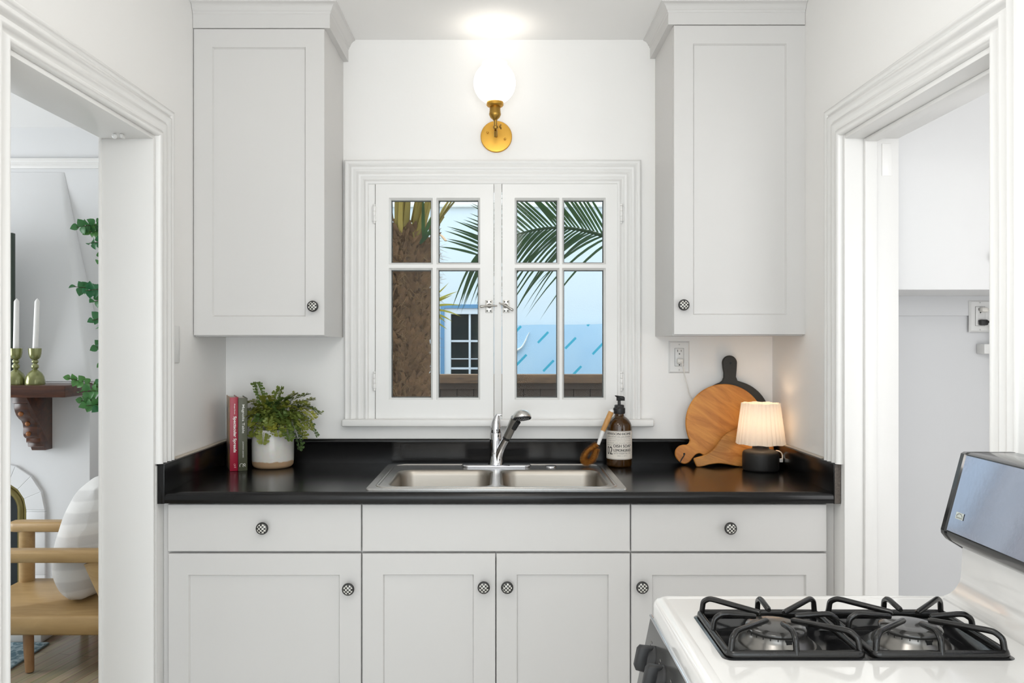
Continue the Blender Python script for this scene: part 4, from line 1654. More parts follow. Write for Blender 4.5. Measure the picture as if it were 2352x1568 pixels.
# ------------------------------------------------------------------ dish brush leaning on the bottle
bru = empty('dish_brush', (PX(1352, 3.06), 3.06, CT), 'dish brush with a ring of tan bristles leaning on the soap bottle', 'brush')
YBR = 3.062
hp = [P(1376.5, 1013, YBR), P(1384, 991, YBR + .004), P(1404, 945, YBR + .010)]
mb = MB()
mb.tube([hp[0].lerp(hp[1], -.35), hp[0], hp[1], hp[1].lerp(hp[2], .06)], [.0062, .0068, .0086, .0088], 16)
mb.build('ferrule', 'white_plastic', bru)
mb = MB()
q0, q1 = hp[1].lerp(hp[2], .02), hp[2]
mb.tube([q0, q0.lerp(q1, .08), q0.lerp(q1, .5), q0.lerp(q1, .94), q1], [.0086, .0092, .0104, .0102, .0096], 18)
mb.build('handle', 'brush_wood', bru)
mb = MB()
dn = (q1 - q0).normalized()
mb.tube([q1 - dn * .001, q1 + dn * .003, q1 + dn * .0075, q1 + dn * .010], [.0102, .0104, .0080, .003], 16)
mb.build('end_cap', 'white_plastic', bru)
mb = MB()
lp = [q1 - dn * .004 + Vector((.008, -.004, .002)), q1 + Vector((.016, -.007, .004)), Vector((BX - .006, BYC - .0205, CT + .226)), Vector((BX + .004, BYC - .020, CT + .229)), Vector((BX + .008, BYC - .012, CT + .233))]
mb.tube(spline(lp, 6), .0012, 6)
mb.build('hanging_loop', 'leather', bru)
# ring of coir: wire loop + bristles standing out from it
ring = [P(x, y, YBR - .002) for (x, y) in ((1371, 1021), (1362, 1027), (1350, 1036), (1342, 1049), (1342, 1058), (1348, 1063), (1356, 1060), (1363, 1052), (1367, 1040), (1370, 1030))]
ring = spline(ring, 10)
mb = MB()
mb.tube(ring, .0070, 10)
rr = random.Random(3)
for _ in range(15000):
    i = rr.randrange(len(ring) - 1)
    p = ring[i].lerp(ring[i + 1], rr.random())
    t = (ring[i + 1] - ring[i]).normalized()
    u = t.orthogonal().normalized()
    w = t.cross(u)
    a = rr.uniform(0, 2 * PI)
    d = (u * math.cos(a) + w * math.sin(a) + t * rr.uniform(-.25, .25)).normalized()
    ln = rr.uniform(.0125, .0165)
    if p.z + d.z * ln < ZR + .001:
        ln = max(.004, min(ln, (p.z - ZR - .001) / max(1e-4, -d.z)))
    sd = d.cross(t).normalized() * .00042
    tip = p + d * ln + Vector((rr.uniform(-.001, .001), rr.uniform(-.001, .001), rr.uniform(-.001, .001)))
    mb.add([p + d * .004 - sd, p + d * .004 + sd, tip + sd * .6, tip - sd * .6], [(0, 1, 2, 3)])
mb.build('bristles', 'bristle', bru, smooth=180, recalc=False)

# ------------------------------------------------------------------ cutting boards leaning on the backsplash
def board_outline(pts, n=6):
    return [tuple(p) for p in spline([Vector((a, b, 0)) for (a, b) in pts], n, True)]


def leaned(mb, outline, thick, y_bot, lean, holes=(), bev=.003):
    """outline in (x, height) extruded backwards by thick, leaned back by `lean` about the bottom edge at (y_bot, CT)"""
    M = Matrix.Translation((0, y_bot, CT + .0008)) @ Matrix.Rotation(-lean, 4, 'X')
    mb.prism([(p[0], p[1]) for p in outline], 'y', 0, thick, bev, M)
    return M


def circle_arc(cx, cy, r, a0, a1, n):
    return [(cx + r * math.cos(rad(a0 + (a1 - a0) * i / n)), cy + r * math.sin(rad(a0 + (a1 - a0) * i / n))) for i in range(n + 1)]


def bp(px, py, Y, base_py):
    """pixel on a plane at depth Y -> (x, height above the counter)"""
    return (PX(px, Y), (base_py - py) / FPX * Y)


# black board at the back, handle up
Y0 = 3.163
sc_ = Y0 / FPX
cxb, czb, rb_ = PX(1681, Y0), 103 * sc_, 88 * sc_
ol = []
ang = math.degrees(math.asin(.0265 / rb_))
ol += circle_arc(cxb, max(czb, rb_ + .001), rb_, 90 - ang - 8, -270 + ang + 8, 64)[0:]
czb = max(czb, rb_ + .001)
hx = PX(1677, Y0) - cxb
topz = (1066 - 817) * sc_
ol += [(cxb + hx - .030, czb + rb_ * 1.0), (cxb + hx - .0245, czb + rb_ + .012), (cxb + hx - .024, czb + rb_ + .03), (cxb + hx - .0275, topz - .045)]
ol += circle_arc(cxb + hx, topz - .0285, .0285, 180, 0, 14)
ol += [(cxb + hx + .0275, topz - .045), (cxb + hx + .024, topz - .085), (cxb + hx + .0235, czb + rb_ + .014), (cxb + hx + .030, czb + rb_ * 1.0)]
brd = empty('cutting_board', (cxb, Y0, CT), 'round black cutting board at the back, its holed handle pointing up', 'cutting board', 'cutting boards leaning behind the little lamp')
mb = MB()
M = leaned(mb, ol, .014, Y0 - .012, rad(2.2))
b0 = mb.build('board', 'black_board', brd)
mb = MB()
mb.lathe([(.0045, 0), (.0045, .0006)], M @ Vector((cxb + hx + .002, -.0002, topz - .030)), 16, RX)
mb.build('hanging_hole', 'firebox', brd)

# round wooden board, handle down to the left
Y1 = 3.137
s1 = Y1 / FPX
cx1, cz1, r1 = PX(1665.5, Y1), (1070 - 974.5) * s1, 90.5 * s1
def b1(px, py):
    return bp(px, py, Y1, 1070)
a_s = math.degrees(math.atan2(b1(1583, 1010)[1] - cz1, b1(1583, 1010)[0] - cx1))
a_e = math.degrees(math.atan2(b1(1620, 1053)[1] - cz1, b1(1620, 1053)[0] - cx1))
ol = circle_arc(cx1, cz1, r1, a_e, a_s - 360 if a_s > a_e else a_s, 72)
if a_s < a_e:
    ol = circle_arc(cx1, cz1, r1, a_e, a_s + 360, 72)
else:
    ol = circle_arc(cx1, cz1, r1, a_e + 360 - 360, a_s, 72)
# arc must run the long way round the top
def arc_long():
    A0, A1 = a_e, a_s
    while A0 < -180:
        A0 += 360
    while A1 < A0:
        A1 += 360
    if A1 - A0 < 180:
        A0, A1 = A1, A0 + 360
    return circle_arc(cx1, cz1, r1, A0, A1, 72)
ol = arc_long()
e_in = ol[-1]
tail_a = [b1(1584, 1013), b1(1582, 1019), b1(1577, 1023), b1(1568, 1023.5), b1(1558, 1027), b1(1551, 1035), b1(1549.5, 1046), b1(1554, 1056), b1(1563, 1064.5), b1(1573, 1066.5), b1(1583, 1062), b1(1590, 1053), b1(1598, 1045), b1(1606, 1043), b1(1613, 1046)]
tail = [tuple(p)[:2] for p in spline([Vector((p[0], p[1], 0)) for p in tail_a], 4)]
d_end = (Vector(ol[-1]) - Vector(tail[0])).length
d_beg = (Vector(ol[0]) - Vector(tail[0])).length
ol = ol + (tail if d_end < d_beg else tail[::-1])
brd = empty('cutting_board', (cx1, Y1, CT), 'round wooden cutting board in front of the black one, its handle down to the left', 'cutting board', 'cutting boards leaning behind the little lamp')
mb = MB()
M = leaned(mb, ol, .013, Y1 - .014, rad(4.5))
mb.build('board', 'board_wood', brd)
mb = MB()
hh = b1(1570, 1044)
mb.lathe([(.0040, 0), (.0040, .0006)], M @ Vector((hh[0], -.0002, hh[1])), 16, RX)
mb.build('hanging_hole', 'firebox', brd)
mb = MB()
q = [M @ Vector((b1(*p)[0], -.002, b1(*p)[1])) for p in ((1571, 1044), (1568, 1050), (1563, 1057), (1560, 1064))]
mb.tube(spline(q, 5), .0021, 8)
mb.build('leather_cord', 'leather', brd)

# wavy paddle in front
Y2b = 3.098
def b2(px, py):
    return bp(px, py, Y2b, 1069)
pts = [(1592.5, 1051), (1600, 1047), (1622, 1040), (1640, 1027), (1654, 1008), (1668, 994), (1688, 983), (1712, 979), (1745, 985), (1768, 1003), (1776, 1028), (1772, 1052), (1757, 1065), (1735, 1068.5),
       (1712, 1068.5), (1690, 1067), (1668, 1063), (1648, 1061), (1628, 1063.5), (1612, 1067.5), (1600, 1068.5), (1596.5, 1064)]
ol = board_outline([b2(*p) for p in pts], 5)
brd = empty('cutting_board', (PX(1690, Y2b), Y2b, CT), 'small wavy wooden serving paddle lowest in front of the round boards', 'cutting board', 'cutting boards leaning behind the little lamp')
mb = MB()
leaned(mb, ol, .014, Y2b - .016, rad(5))
mb.build('board', 'paddle_wood', brd)

# ------------------------------------------------------------------ little table lamp
LX, LY = PX(1745.5, 3.02), 3.012
lam = empty('table_lamp', (LX, LY, CT), 'small lit table lamp with a pleated cream shade and black base', 'lamp')
mb = MB()
mb.use('black_ceramic')
mb.lathe([(.002, .0006), (.060, .0006), (.0645, .004), (.0655, .010), (.0655, .058), (.0640, .066), (.0590, .0715), (.050, .0745), (.036, .0765), (.031, .079), (.0295, .084), (.0295, .092), (.010, .0925)], (LX, LY, CT), 48)
mb.build('base', None, lam, smooth=60)
zb0, zb1 = PZ(1018, LY), PZ(925, LY)
rb0, rt0 = .0885, .0685
npl = 30
mb = MB()
nn = npl * 6
rows = 9
vs, fs = [], []
for j in range(rows + 1):
    t = j / rows
    r = rb0 + (rt0 - rb0) * t
    for k in range(nn):
        ph = (k % 6) / 6
        off = -.0022 * (1 - abs(2 * ph - 1)) ** 3 + (.0012 if k % 6 == 1 else 0)
        a = 2 * PI * k / nn
        zz = zb0 + (zb1 - zb0) * t + (.0012 * math.sin(a * 9) if j in (0, rows) else 0)
        vs.append((LX + (r + off) * math.cos(a), LY + (r + off) * math.sin(a), zz))
for j in range(rows):
    for k in range(nn):
        k2 = (k + 1) % nn
        fs.append((j * nn + k, j * nn + k2, (j + 1) * nn + k2, (j + 1) * nn + k))
mb.add(vs, fs)
o = mb.build('lamp_shade', 'shade_fabric', lam, smooth=180)
o['label'] = 'pleated cream fabric shade glowing from the bulb inside'
mb = MB()
mb.tube([(LX, LY, CT + .09), (LX, LY, CT + .142)], .011, 12)
for a in (0, 120, 240):
    mb.tube([(LX, LY, CT + .12), (LX + (rb0 - .008) * math.cos(rad(a)), LY + (rb0 - .008) * math.sin(rad(a)), CT + .112)], .0012, 6)
mb.build('socket', 'white_plastic', lam)
bz_ = CT + .182
MB().lathe([(.011, -.040), (.014, -.030), (.022, -.012), (.0245, .002), (.021, .016), (.010, .0235), (.001, .025)], (LX, LY, bz_), 20).build('bulb', 'bulb', lam, smooth=60)
mb = MB()
cps = [Vector((LX + .0655, LY + .004, CT + .030)), Vector((LX + .073, LY - .002, CT + .034)), Vector((LX + .079, LY - .004, CT + .044)), Vector((LX + .079, LY, CT + .060)), Vector((LX + .070, LY + .004, CT + .0690)),
       Vector((LX + .064, LY + .030, CT + .066)), Vector((LX + .060, LY + .060, CT + .040)), Vector((LX + .050, LY + .082, CT + .010)), Vector((LX - .05, LY + .1, CT + .006))]
mb.tube(spline(cps, 6), .0024, 8)
mb.build('cord', 'clear_plastic', lam)
mb = MB()
mb.box(LX + .067, LX + .080, LY - .010, LY + .004, CT + .030, CT + .044, .002)
mb.build('cord_switch', 'clear_plastic', lam)
mb = MB()
plx, plz = OX + .0005, OZ - .012
cd = [Vector((plx + .003, YB - .030, plz - .004)), Vector((plx + .007, YB - .034, plz - .022)), P(1573, 863, 3.175), P(1579, 888, 3.180), P(1585, 908, 3.186), P(1594, 921, 3.190), P(1606, 935, 3.1925)]
mb.tube(spline(cd, 6), .0022, 8)
mb.build('cord', 'clear_plastic', lam)
mb = MB()
mb.box(plx - .012, plx + .012, YB - .030, YB - .0096, plz - .013, plz + .007, .005, 3)
mb.build('plug', 'clear_plastic', lam)

# ================================================================== GAS STOVE
SXL, SXR, SYN, SYF = .282, 1.045, .775, 1.531
stv = empty('gas_stove', ((SXL + SXR) / 2, (SYN + SYF) / 2, 0), 'white gas stove with black grates and a glossy black control hood', 'stove')
mb = MB()
mb.box(SXL + .03, SXR - .01, SYN + .003, SYF - .003, .0, .874, .004)
mb.build('body', 'enamel', stv)
# cooktop: slab with rounded plan corners, rolled edge, opening for the burner well
WXa, WXb, WYa, WYb = .334, .769, 1.214, 1.412
ZCK = .914
bm = bmesh.new()
outl = rrect(SXL, .90, SYN, SYF, .032, 8)
rin = inset(outl, .006)
rin2 = inset(outl, .016)
def lp3(pts, z):
    return [bm.verts.new((p[0], p[1], z)) for p in pts]
rings = [lp3(outl, .872), lp3(outl, ZCK - .012), lp3(inset(outl, .0018), ZCK - .006), lp3(rin, ZCK - .0015), lp3(rin2, ZCK + .0005), lp3(inset(outl, .026), ZCK - .0012)]
n = len(outl)
for j in range(len(rings) - 1):
    for k in range(n):
        k2 = (k + 1) % n
        bm.faces.new((rings[j][k], rings[j][k2], rings[j + 1][k2], rings[j + 1][k]))
last = rings[-1]
ee = [bm.edges.get((last[k], last[(k + 1) % n])) for k in range(n)]
hole = rrect(WXa, WXb, WYa, WYb, .014, 5)
hv = lp3(hole, ZCK - .0012)
ee += [bm.edges.new((hv[k], hv[(k + 1) % len(hv)])) for k in range(len(hv))]
bmesh.ops.triangle_fill(bm, edges=ee, use_beauty=True)
bm.verts.index_update()
mb = MB()
_vc = [v.co.copy() for v in bm.verts]
mb.add(_vc, [[v.index for v in f.verts] for f in bm.faces if len(f.verts) == 4])
mb.add(_vc, [[v.index for v in f.verts] for f in bm.faces if len(f.verts) == 3])
bm.free()
# back upstand rising out of the cooktop through a cove
bx0 = .857
pr = [(bx0 - .045, ZCK - .0015)]
for i in range(1, 9):
    a = rad(90 * i / 8)
    pr.append((bx0 - .045 + .045 * math.sin(a), ZCK - .0015 + .045 - .045 * math.cos(a)))
pr += [(bx0 + .004, 1.03), (bx0 + .10, 1.03), (bx0 + .10, ZCK - .02), (bx0 - .045, ZCK - .02)]
mb.prism(pr, 'y', SYN, SYF - .006, .008)
mb.build('cooktop', 'enamel', stv, smooth=50)
# black pan under the grates
mb = MB()
rg = [(0, ZCK - .0010), (.004, ZCK + .0005), (.009, ZCK - .004), (.016, ZCK - .022), (.030, ZCK - .026)]
vs, fs = [], []
for (i_, z) in rg:
    vs += [(p[0], p[1], z) for p in rrect(WXa - .002 + i_, WXb + .002 - i_, WYa - .002 + i_, WYb + .002 - i_, max(.004, .014 - i_ * .3), 5)]
n = len(rrect(0, 1, 0, 1, .1, 5))
for j in range(len(rg) - 1):
    for k in range(n):
        k2 = (k + 1) % n
        fs.append((j * n + k, j * n + k2, (j + 1) * n + k2, (j + 1) * n + k))
fs.append(tuple(range((len(rg) - 1) * n, len(rg) * n)))
mb.add(vs, fs)
mb.build('burner_well', 'stove_black', stv, smooth=50)
gw = (WXb - WXa - .008) / 2
GR = [(WXa + .002, WXa + .002 + gw), (WXb - .002 - gw, WXb - .002)]
for (ga, gb) in GR:
    cx, cy = (ga + gb) / 2, (WYa + WYb) / 2
    mb = MB()
    mb.use('stove_grey')
    mb.lathe([(.074, -.024), (.070, -.016), (.062, -.010), (.058, -.011)], (cx, cy, ZCK), 40)
    mb.use('burner_alu')
    mb.lathe([(.060, -.014), (.057, -.006), (.050, .000), (.0475, .006), (.0470, .0095), (.044, .0098)], (cx, cy, ZCK), 40)
    mb.use('slot_black')
    for k in range(26):
        a = 2 * PI * k / 26
        mb.box(-.0007, .0007, -.0002, .001, .0062, .0095, 0, 1, Matrix.Translation((cx, cy, ZCK)) @ Matrix.Rotation(a, 4, 'Z') @ Matrix.Translation((0, -.0474, 0)))
    mb.box(-.0045, .0045, -.0006, .001, .001, .009, 0, 1, Matrix.Translation((cx, cy, ZCK)) @ Matrix.Rotation(rad(6), 4, 'Z') @ Matrix.Translation((0, -.0482, 0)))
    mb.use('burner_cap')
    mb.lathe([(.0465, .0092), (.0480, .011), (.0478, .0142), (.0455, .0168), (.036, .0188), (.015, .0196), (.001, .0197)], (cx, cy, ZCK), 40)
    mb.build('burner', None, stv, smooth=50)
    # grate: square rod frame with eight raised fingers
    mb = MB()
    zr = ZCK + .0045
    x0, x1, y0, y1 = ga + .006, gb - .006, WYa + .006, WYb - .006
    fp = [Vector((p[0], p[1], zr)) for p in rrect(x0, x1, y0, y1, .010, 5)]
    mb.tube(fp, .0055, 8, closed=True, flat=1.3)
    zt = ZCK + .034
    mx, my = (x0 + x1) / 2, (y0 + y1) / 2
    for (sx_, sy_) in ((x0, y0), (x1, y0), (x0, y1), (x1, y1), (mx, y0), (mx, y1), (x0, my), (x1, my)):
        s = Vector((sx_, sy_, zr))
        c = Vector((mx, my, 0))
        d = Vector((mx - sx_, my - sy_, 0))
        Ln = d.length
        d.normalize()
        if abs(sx_ - mx) > .01 and abs(sy_ - my) > .01:
            s += Vector((math.copysign(.004, mx - sx_), math.copysign(.004, my - sy_), 0))
        reach = Ln - .032
        path = [s - d * .001, s + Vector((0, 0, .010)) + d * .001, s + Vector((0, 0, .021)) + d * .003, Vector((s.x, s.y, zt - .0035)) + d * .008, Vector((s.x, s.y, zt)) + d * .015, Vector((s.x, s.y, zt + .0005)) + d * .025,
                Vector((s.x, s.y, zt - .0030)) + d * (reach - .004), Vector((s.x, s.y, zt - .0038)) + d * reach]
        mb.tube(spline(path[:6], 3) + path[6:], [.0047] * (len(spline(path[:6], 3)) + 1) + [.0036], 10)
    mb.build('grate', 'grate_iron', stv, smooth=60)
# sloping front control panel (faces left) with knobs
mb = MB()
PT, PBt = (SXL - .002, .873), (SXL - .030, .735)
mb.prism([PT, (SXL + .034, .873), (SXL + .034, .70), (PBt[0] + .008, .70), PBt], 'y', SYN + .004, SYF - .006, .002)
pan = mb.build('control_panel', 'stove_grey', stv)
mb = MB()
mb.tube([(SXL - .001, SYN + .004, .8745), (SXL - .001, SYF - .005, .8745)], .003, 10)
mb.build('chrome_trim', 'chrome', pan)
pdir = Vector((PT[0] - PBt[0], 0, PT[1] - PBt[1])).normalized()
pn = Vector((-pdir.z, 0, pdir.x)).normalized()
if pn.x > 0:
    pn = -pn
kk = []
for yk in (1.447, 1.362, 1.277):
    c = Vector((PT[0], yk, PT[1])) - pdir * .052
    Mk = Matrix((Vector((0, 1, 0)), pdir, pn)).transposed().to_4x4()
    Mk.translation = c
    mb = MB()
    mb.lathe([(.0245, 0), (.0245, .003), (.021, .006), (.018, .007)], (0, 0, 0), 30, Mk.to_3x3() if False else None) if False else None
    prof = [(.0245, 0), (.0245, .003), (.021, .006), (.018, .012), (.016, .013)]
    vs0 = MB().lathe(prof, (0, 0, 0), 30)
    mb.add([Mk @ p for p in vs0.v], vs0.f)
    bar = [(-.0235, .004), (.0235, .004), (.0215, .027), (.015, .031), (-.015, .031), (-.0215, .027)]
    b_ = MB()
    b_.prism(bar, 'x', -.0080, .0080, .003)
    mb.add([Mk @ p for p in b_.v], b_.f)
    mb.build('knob', 'black_rubber', pan, smooth=50)
for k in range(3):
    mb = MB()
    for (dy, dz, w, h) in ((.032, .012, .010, .003), (.036, .020, .006, .005), (.040, .028, .012, .003)):
        c = Vector((PT[0], 1.447 - k * .085 + dy, PT[1])) - pdir * (.02 + dz)
        q = c + pn * .0004
        mb.quad(q + Vector((0, -w / 2, 0)) + pdir * h / 2, q + Vector((0, w / 2, 0)) + pdir * h / 2, q + Vector((0, w / 2, 0)) - pdir * h / 2, q + Vector((0, -w / 2, 0)) - pdir * h / 2)
    mb.build('burner_marking', 'letter_grey', pan, recalc=False)
# oven door below (mostly out of frame)
mb = MB()
mb.box(SXL - .012, SXL + .029, SYN + .012, SYF - .012, .16, .695, .006)
od = mb.build('oven_door', 'stove_black', stv)
mb = MB()
mb.tube([(SXL - .012, SYF - .06, .655), (SXL - .05, SYF - .06, .655), (SXL - .05, SYN + .06, .655), (SXL - .012, SYN + .06, .655)], .009, 10)
mb.build('door_handle', 'stove_black', od)
# control hood at the back
hp_ = [(.8665, 1.178), (.872, 1.181), (.9587, 1.181), (1.0, 1.160), (1.0, 1.005), (.8905, .9945), (.8720, .9965), (.838, 1.0175), (.8290, 1.0290), (.8285, 1.036)]
mb = MB()
mb.prism(hp_, 'y', SYN, SYF - .017, .001)
hood = mb.build('control_hood', 'stove_black', stv)
cap = [(a - (.002 if a < .9 else 0), b) for (a, b) in hp_]
mb = MB()
mb.prism(cap, 'y', SYF - .0155, SYF + .004, .004)
mb.build('hood_end_cap', 'stove_black', hood)
# glossy front glass
mb = MB()
a_, b_ = Vector((.8278, 0, 1.0385)), Vector((.8645, 0, 1.1760))
fnorm = Vector((-(b_ - a_).z, 0, (b_ - a_).x)).normalized()
for (p, q, e) in ((a_, b_, .0012),):
    mb.add([p + fnorm * e + Vector((0, SYF - .020, 0)), q + fnorm * e + Vector((0, SYF - .020, 0)), q + fnorm * e + Vector((0, SYN + .004, 0)), p + fnorm * e + Vector((0, SYN + .004, 0)),
            p + Vector((0, SYF - .020, 0)), q + Vector((0, SYF - .020, 0)), q + Vector((0, SYN + .004, 0)), p + Vector((0, SYN + .004, 0))],
           [(0, 1, 2, 3), (0, 4, 5, 1), (1, 5, 6, 2), (2, 6, 7, 3), (3, 7, 4, 0)])
fg = mb.build('glass_front', 'panel_gloss', hood)
# small pale badge
ub = (b_ - a_).normalized()
mb = MB()
def badge(y, t, e=.0022):
    return a_ + ub * t + fnorm * e + Vector((0, y, 0))
By, Bw, Bh = 1.4935, .024, .0125
mb.quad(badge(By, .026), badge(By - Bw, .026), badge(By - Bw, .026 + Bh), badge(By, .026 + Bh))
bd = mb.build('badge', 'plaque', fg, recalc=False)
mb = MB()
ar = [badge(By - .003 - .018 * i / 10, .026 + .0055 + .005 * math.sin(PI * i / 10) ** .7, .0026) for i in range(11)]
mb.tube(ar, .0005, 6)
place_text(mb, 'Kenmore', .018, .0036, lambda a, b: badge(By - .0035 - a, .0275 + b, .0026))
mb.build('badge_lettering', 'letter_grey', bd, recalc=False)

# ================================================================== LAUNDRY / HALL ROOM behind the right doorway
struct(MB().box(RXO + .001, 2.3, 2.995, 3.12, 0, ZC).build('wall_laundry', 'laundry_wall'), 'pale grey wall seen through the right doorway', 'wall')
struct(MB().box(2.3, 2.4, .9, 3.3, 0, ZC).build('wall_far_right', 'laundry_paint'), 'white end wall of the room behind the stove', 'wall')
struct(MB().box(RXO, 2.4, .8, .9, 0, ZC).build('wall_near_right', 'laundry_paint'), 'white near wall of the room behind the stove', 'wall')
mb = MB()
mb.box(RXO + .002, 2.298, 2.985, 2.9955, PZ(725, 2.985), PZ(679.5, 2.985), .002)
struct(mb.build('trim_7', 'laundry_wall'), 'flat grey rail on the wall beneath the white wall cupboard', 'wall rail')
cb_ = empty('wall_cupboard', (1.75, 2.8, 1.55), 'plain white cupboard above the grey rail, seen through the right doorway', 'cabinet')
YCB = 2.62
mb = MB()
mb.box(RXO + .003, 2.296, YCB + .02, 2.994, PZ(665, YCB), ZC - .003)
mb.build('carcass', 'laundry_paint', cb_)
mb = MB()
mb.box(RXO + .003, 2.296, YCB, YCB + .019, PZ(665, YCB), ZC - .003, .001)
dr = mb.build('door', 'laundry_paint', cb_)
mb = MB()
kp = P(2282, 592, YCB)
mb.lathe([(.008, 0), (.006, .012), (.016, .018), (.016, .026), (.003, .029)], (kp.x, YCB, kp.z), 18, RX)
mb.build('knob', 'white_plastic', dr)
YW = 2.984
ot = outlet('wall_outlet', 'white outlet with a black plug, on the grey wall through the right doorway', PX(2249, YW), PZ(726, YW), .0765, .116, YW)
ot['label'] = 'white outlet holding a black plug, seen through the right doorway'
mb = MB()
cx, cz = PX(2249, YW), PZ(739, YW)
mb.box(cx - .010, cx + .018, YW - .030, YW - .0096, cz - .013, cz + .008, .005)
q = [Vector((cx + .010, YW - .028, cz)), Vector((cx + .024, YW - .040, cz - .004)), Vector((cx + .034, YW - .040, cz - .022)), Vector((cx + .044, YW - .034, cz - .07)), Vector((cx + .06, YW - .02, cz - .25)), Vector((cx + .07, YW - .02, cz - .9))]
mb.tube(spline(q, 6), .0045, 8)
tag(mb.build('power_cord', 'black_rubber'), 'black plug and cord in the outlet seen through the right doorway', 'power cord')
mb = MB()
cz = PZ(711, YW)
mb.box(cx - .006, cx + .020, YW - .030, YW - .0096, cz - .010, cz + .008, .006)
q = [Vector((cx + .014, YW - .028, cz)), Vector((cx + .030, YW - .036, cz - .006)), Vector((cx + .044, YW - .030, cz - .03)), Vector((cx + .06, YW - .016, cz - .2)), Vector((cx + .075, YW - .016, cz - .9))]
mb.tube(spline(q, 6), .003, 8)
tag(mb.build('power_cord', 'clear_plastic'), 'clear white plug and cord above the black plug through the right doorway', 'power cord')
c = P(2264, 801, 2.96)
mb = MB()
mb.box(c.x - .014, c.x + .045, 2.945, 2.9945, c.z - .018, c.z + .018, .003, 2)
tag(mb.build('wall_bracket', 'white_plastic'), 'small white block on the grey wall below the outlet with the black plug', 'bracket')

# ================================================================== FIREPLACE ROOM behind the left doorway
YF_ = 4.5
struct(MB().box(-4.3, LXO, -1.6, 4.7, -.1, 0).build('floor_living', 'floor_boards'), 'honey coloured board floor of the fireplace room', 'floor')
struct(MB().box(-4.3, LXO, YF_, YF_ + .15, 0, ZC).build('wall_fireplace', 'plaster'), 'white plaster wall behind the mantel', 'wall')
struct(MB().box(-4.3, LXO, YB + .16, YF_ + .15, ZC, ZC + .12).build('ceiling_living', 'ceiling_paint'), 'white ceiling of the fireplace room', 'ceiling')
struct(MB().box(LXO, LXO + .15, YB, YF_ + .15, 0, ZC).build('wall_outer', 'wall_paint'), 'white outer wall of the fireplace room', 'wall')
mb = MB()
mb.box(-4.4, -4.3, -1.6, YF_, 0, .5)
mb.box(-4.4, -4.3, -1.6, YF_, 2.2, ZC)
mb.box(-4.4, -4.3, 3.9, YF_, .5, 2.2)
mb.box(-4.4, -4.3, -1.6, 2.2, .5, 2.2)
mb.box(-4.3, LXO, .2, .3, 0, ZC)  # unseen near wall added to keep outside light off the door jamb
struct(mb.build('wall_far_left', 'plaster'), 'far side wall of the fireplace room with its window opening, plus an added unseen near wall blocking light', 'wall')
mb = MB()
pr = [(YF_, PZ(387, YF_)), (YF_ - .010, PZ(387, YF_)), (YF_ - .012, PZ(384, YF_)), (YF_ - .018, PZ(381, YF_)), (YF_ - .014, PZ(377, YF_)), (YF_ - .021, PZ(374, YF_)), (YF_ - .021, PZ(370, YF_)), (YF_ - .028, PZ(368, YF_)), (YF_ - .028, PZ(366, YF_)), (YF_, PZ(365.5, YF_))]
mb.prism(pr, 'x', -4.29, LXO - .002)
struct(mb.build('trim_8', 'trim_paint'), 'white picture rail high on the fireplace room wall', 'picture rail')

# fireplace: breast, tapering hood, brick arch, insert, hearth
fpl = empty('fireplace', (-2.87, 4.3, 0), 'white plaster fireplace with an arched brick surround and tapering hood', 'fireplace')
FCX = -2.87
YBR_ = 4.28
XBR = PX(206, YBR_)
XBL = 2 * FCX - XBR
oy = .51
arcc = (-2.633, .51, .151)      # corner circle of the opening: centre x, z, inner radius
mb = MB()
opx = arcc[0] + arcc[2]
opl = 2 * FCX - opx
opz = arcc[1] + arcc[2]
mb.box(opx + .001, XBR, YBR_, YF_ - .001, 0, 1.18)
mb.box(XBL, opl - .001, YBR_, YF_ - .001, 0, 1.18)
mb.box(opl - .001, opx + .001, YBR_, YF_ - .001, opz, 1.18)
for s in (1, -1):
    pts = [(FCX + s * (opx - FCX), arcc[1])]
    arcp = [(FCX + s * (arcc[0] - FCX + arcc[2] * math.cos(rad(a))), arcc[1] + arcc[2] * math.sin(rad(a))) for a in range(0, 91, 10)]
    for i in range(len(arcp) - 1):
        p, q = arcp[i], arcp[i + 1]
        c = (FCX + s * (opx - FCX + .001), opz)
        mb.add([(p[0], YBR_, p[1]), (q[0], YBR_, q[1]), (c[0], YBR_, c[1]), (p[0], YF_ - .05, p[1]), (q[0], YF_ - .05, q[1]), (c[0], YF_ - .05, c[1])], [(0, 1, 2), (0, 3, 4, 1)])
mb.build('chimney_breast', 'plaster', fpl, smooth=30)
# hood
sec = []
xb_, xt_ = PX(213, YBR_), PX(147, YF_ - .004)
zb_, zt_ = 1.182, PZ(396, YF_)
for i in range(15):
    t = i / 14
    xx = xb_ + (xt_ - xb_) * (t ** .88)
    if i == 0:
        xx = xb_ + .0
    yy = YBR_ + (YF_ - .004 - YBR_) * (t ** .9)
    sec.append((xx, yy, zb_ + (zt_ - zb_) * t))
mb = MB()
vs, fs = [], []
for (xx, yy, zz) in sec:
    xl = 2 * FCX - xx
    rd = .03
    vs += [(xl, YF_ - .001, zz), (xl, yy + min(rd, YF_ - .001 - yy), zz), (xl + rd, yy, zz), (xx - rd, yy, zz), (xx - rd * .3, yy + min(rd * .3, YF_ - .001 - yy), zz), (xx, yy + min(rd, YF_ - .001 - yy), zz), (xx, YF_ - .001, zz)]
for j in range(14):
    for k in range(6):
        fs.append((j * 7 + k, j * 7 + k + 1, (j + 1) * 7 + k + 1, (j + 1) * 7 + k))
fs.append(tuple(range(7)))
fs.append(tuple(range(14 * 7, 15 * 7)))
mb.add(vs, fs)
mb.build('hood', 'plaster', fpl, smooth=60)
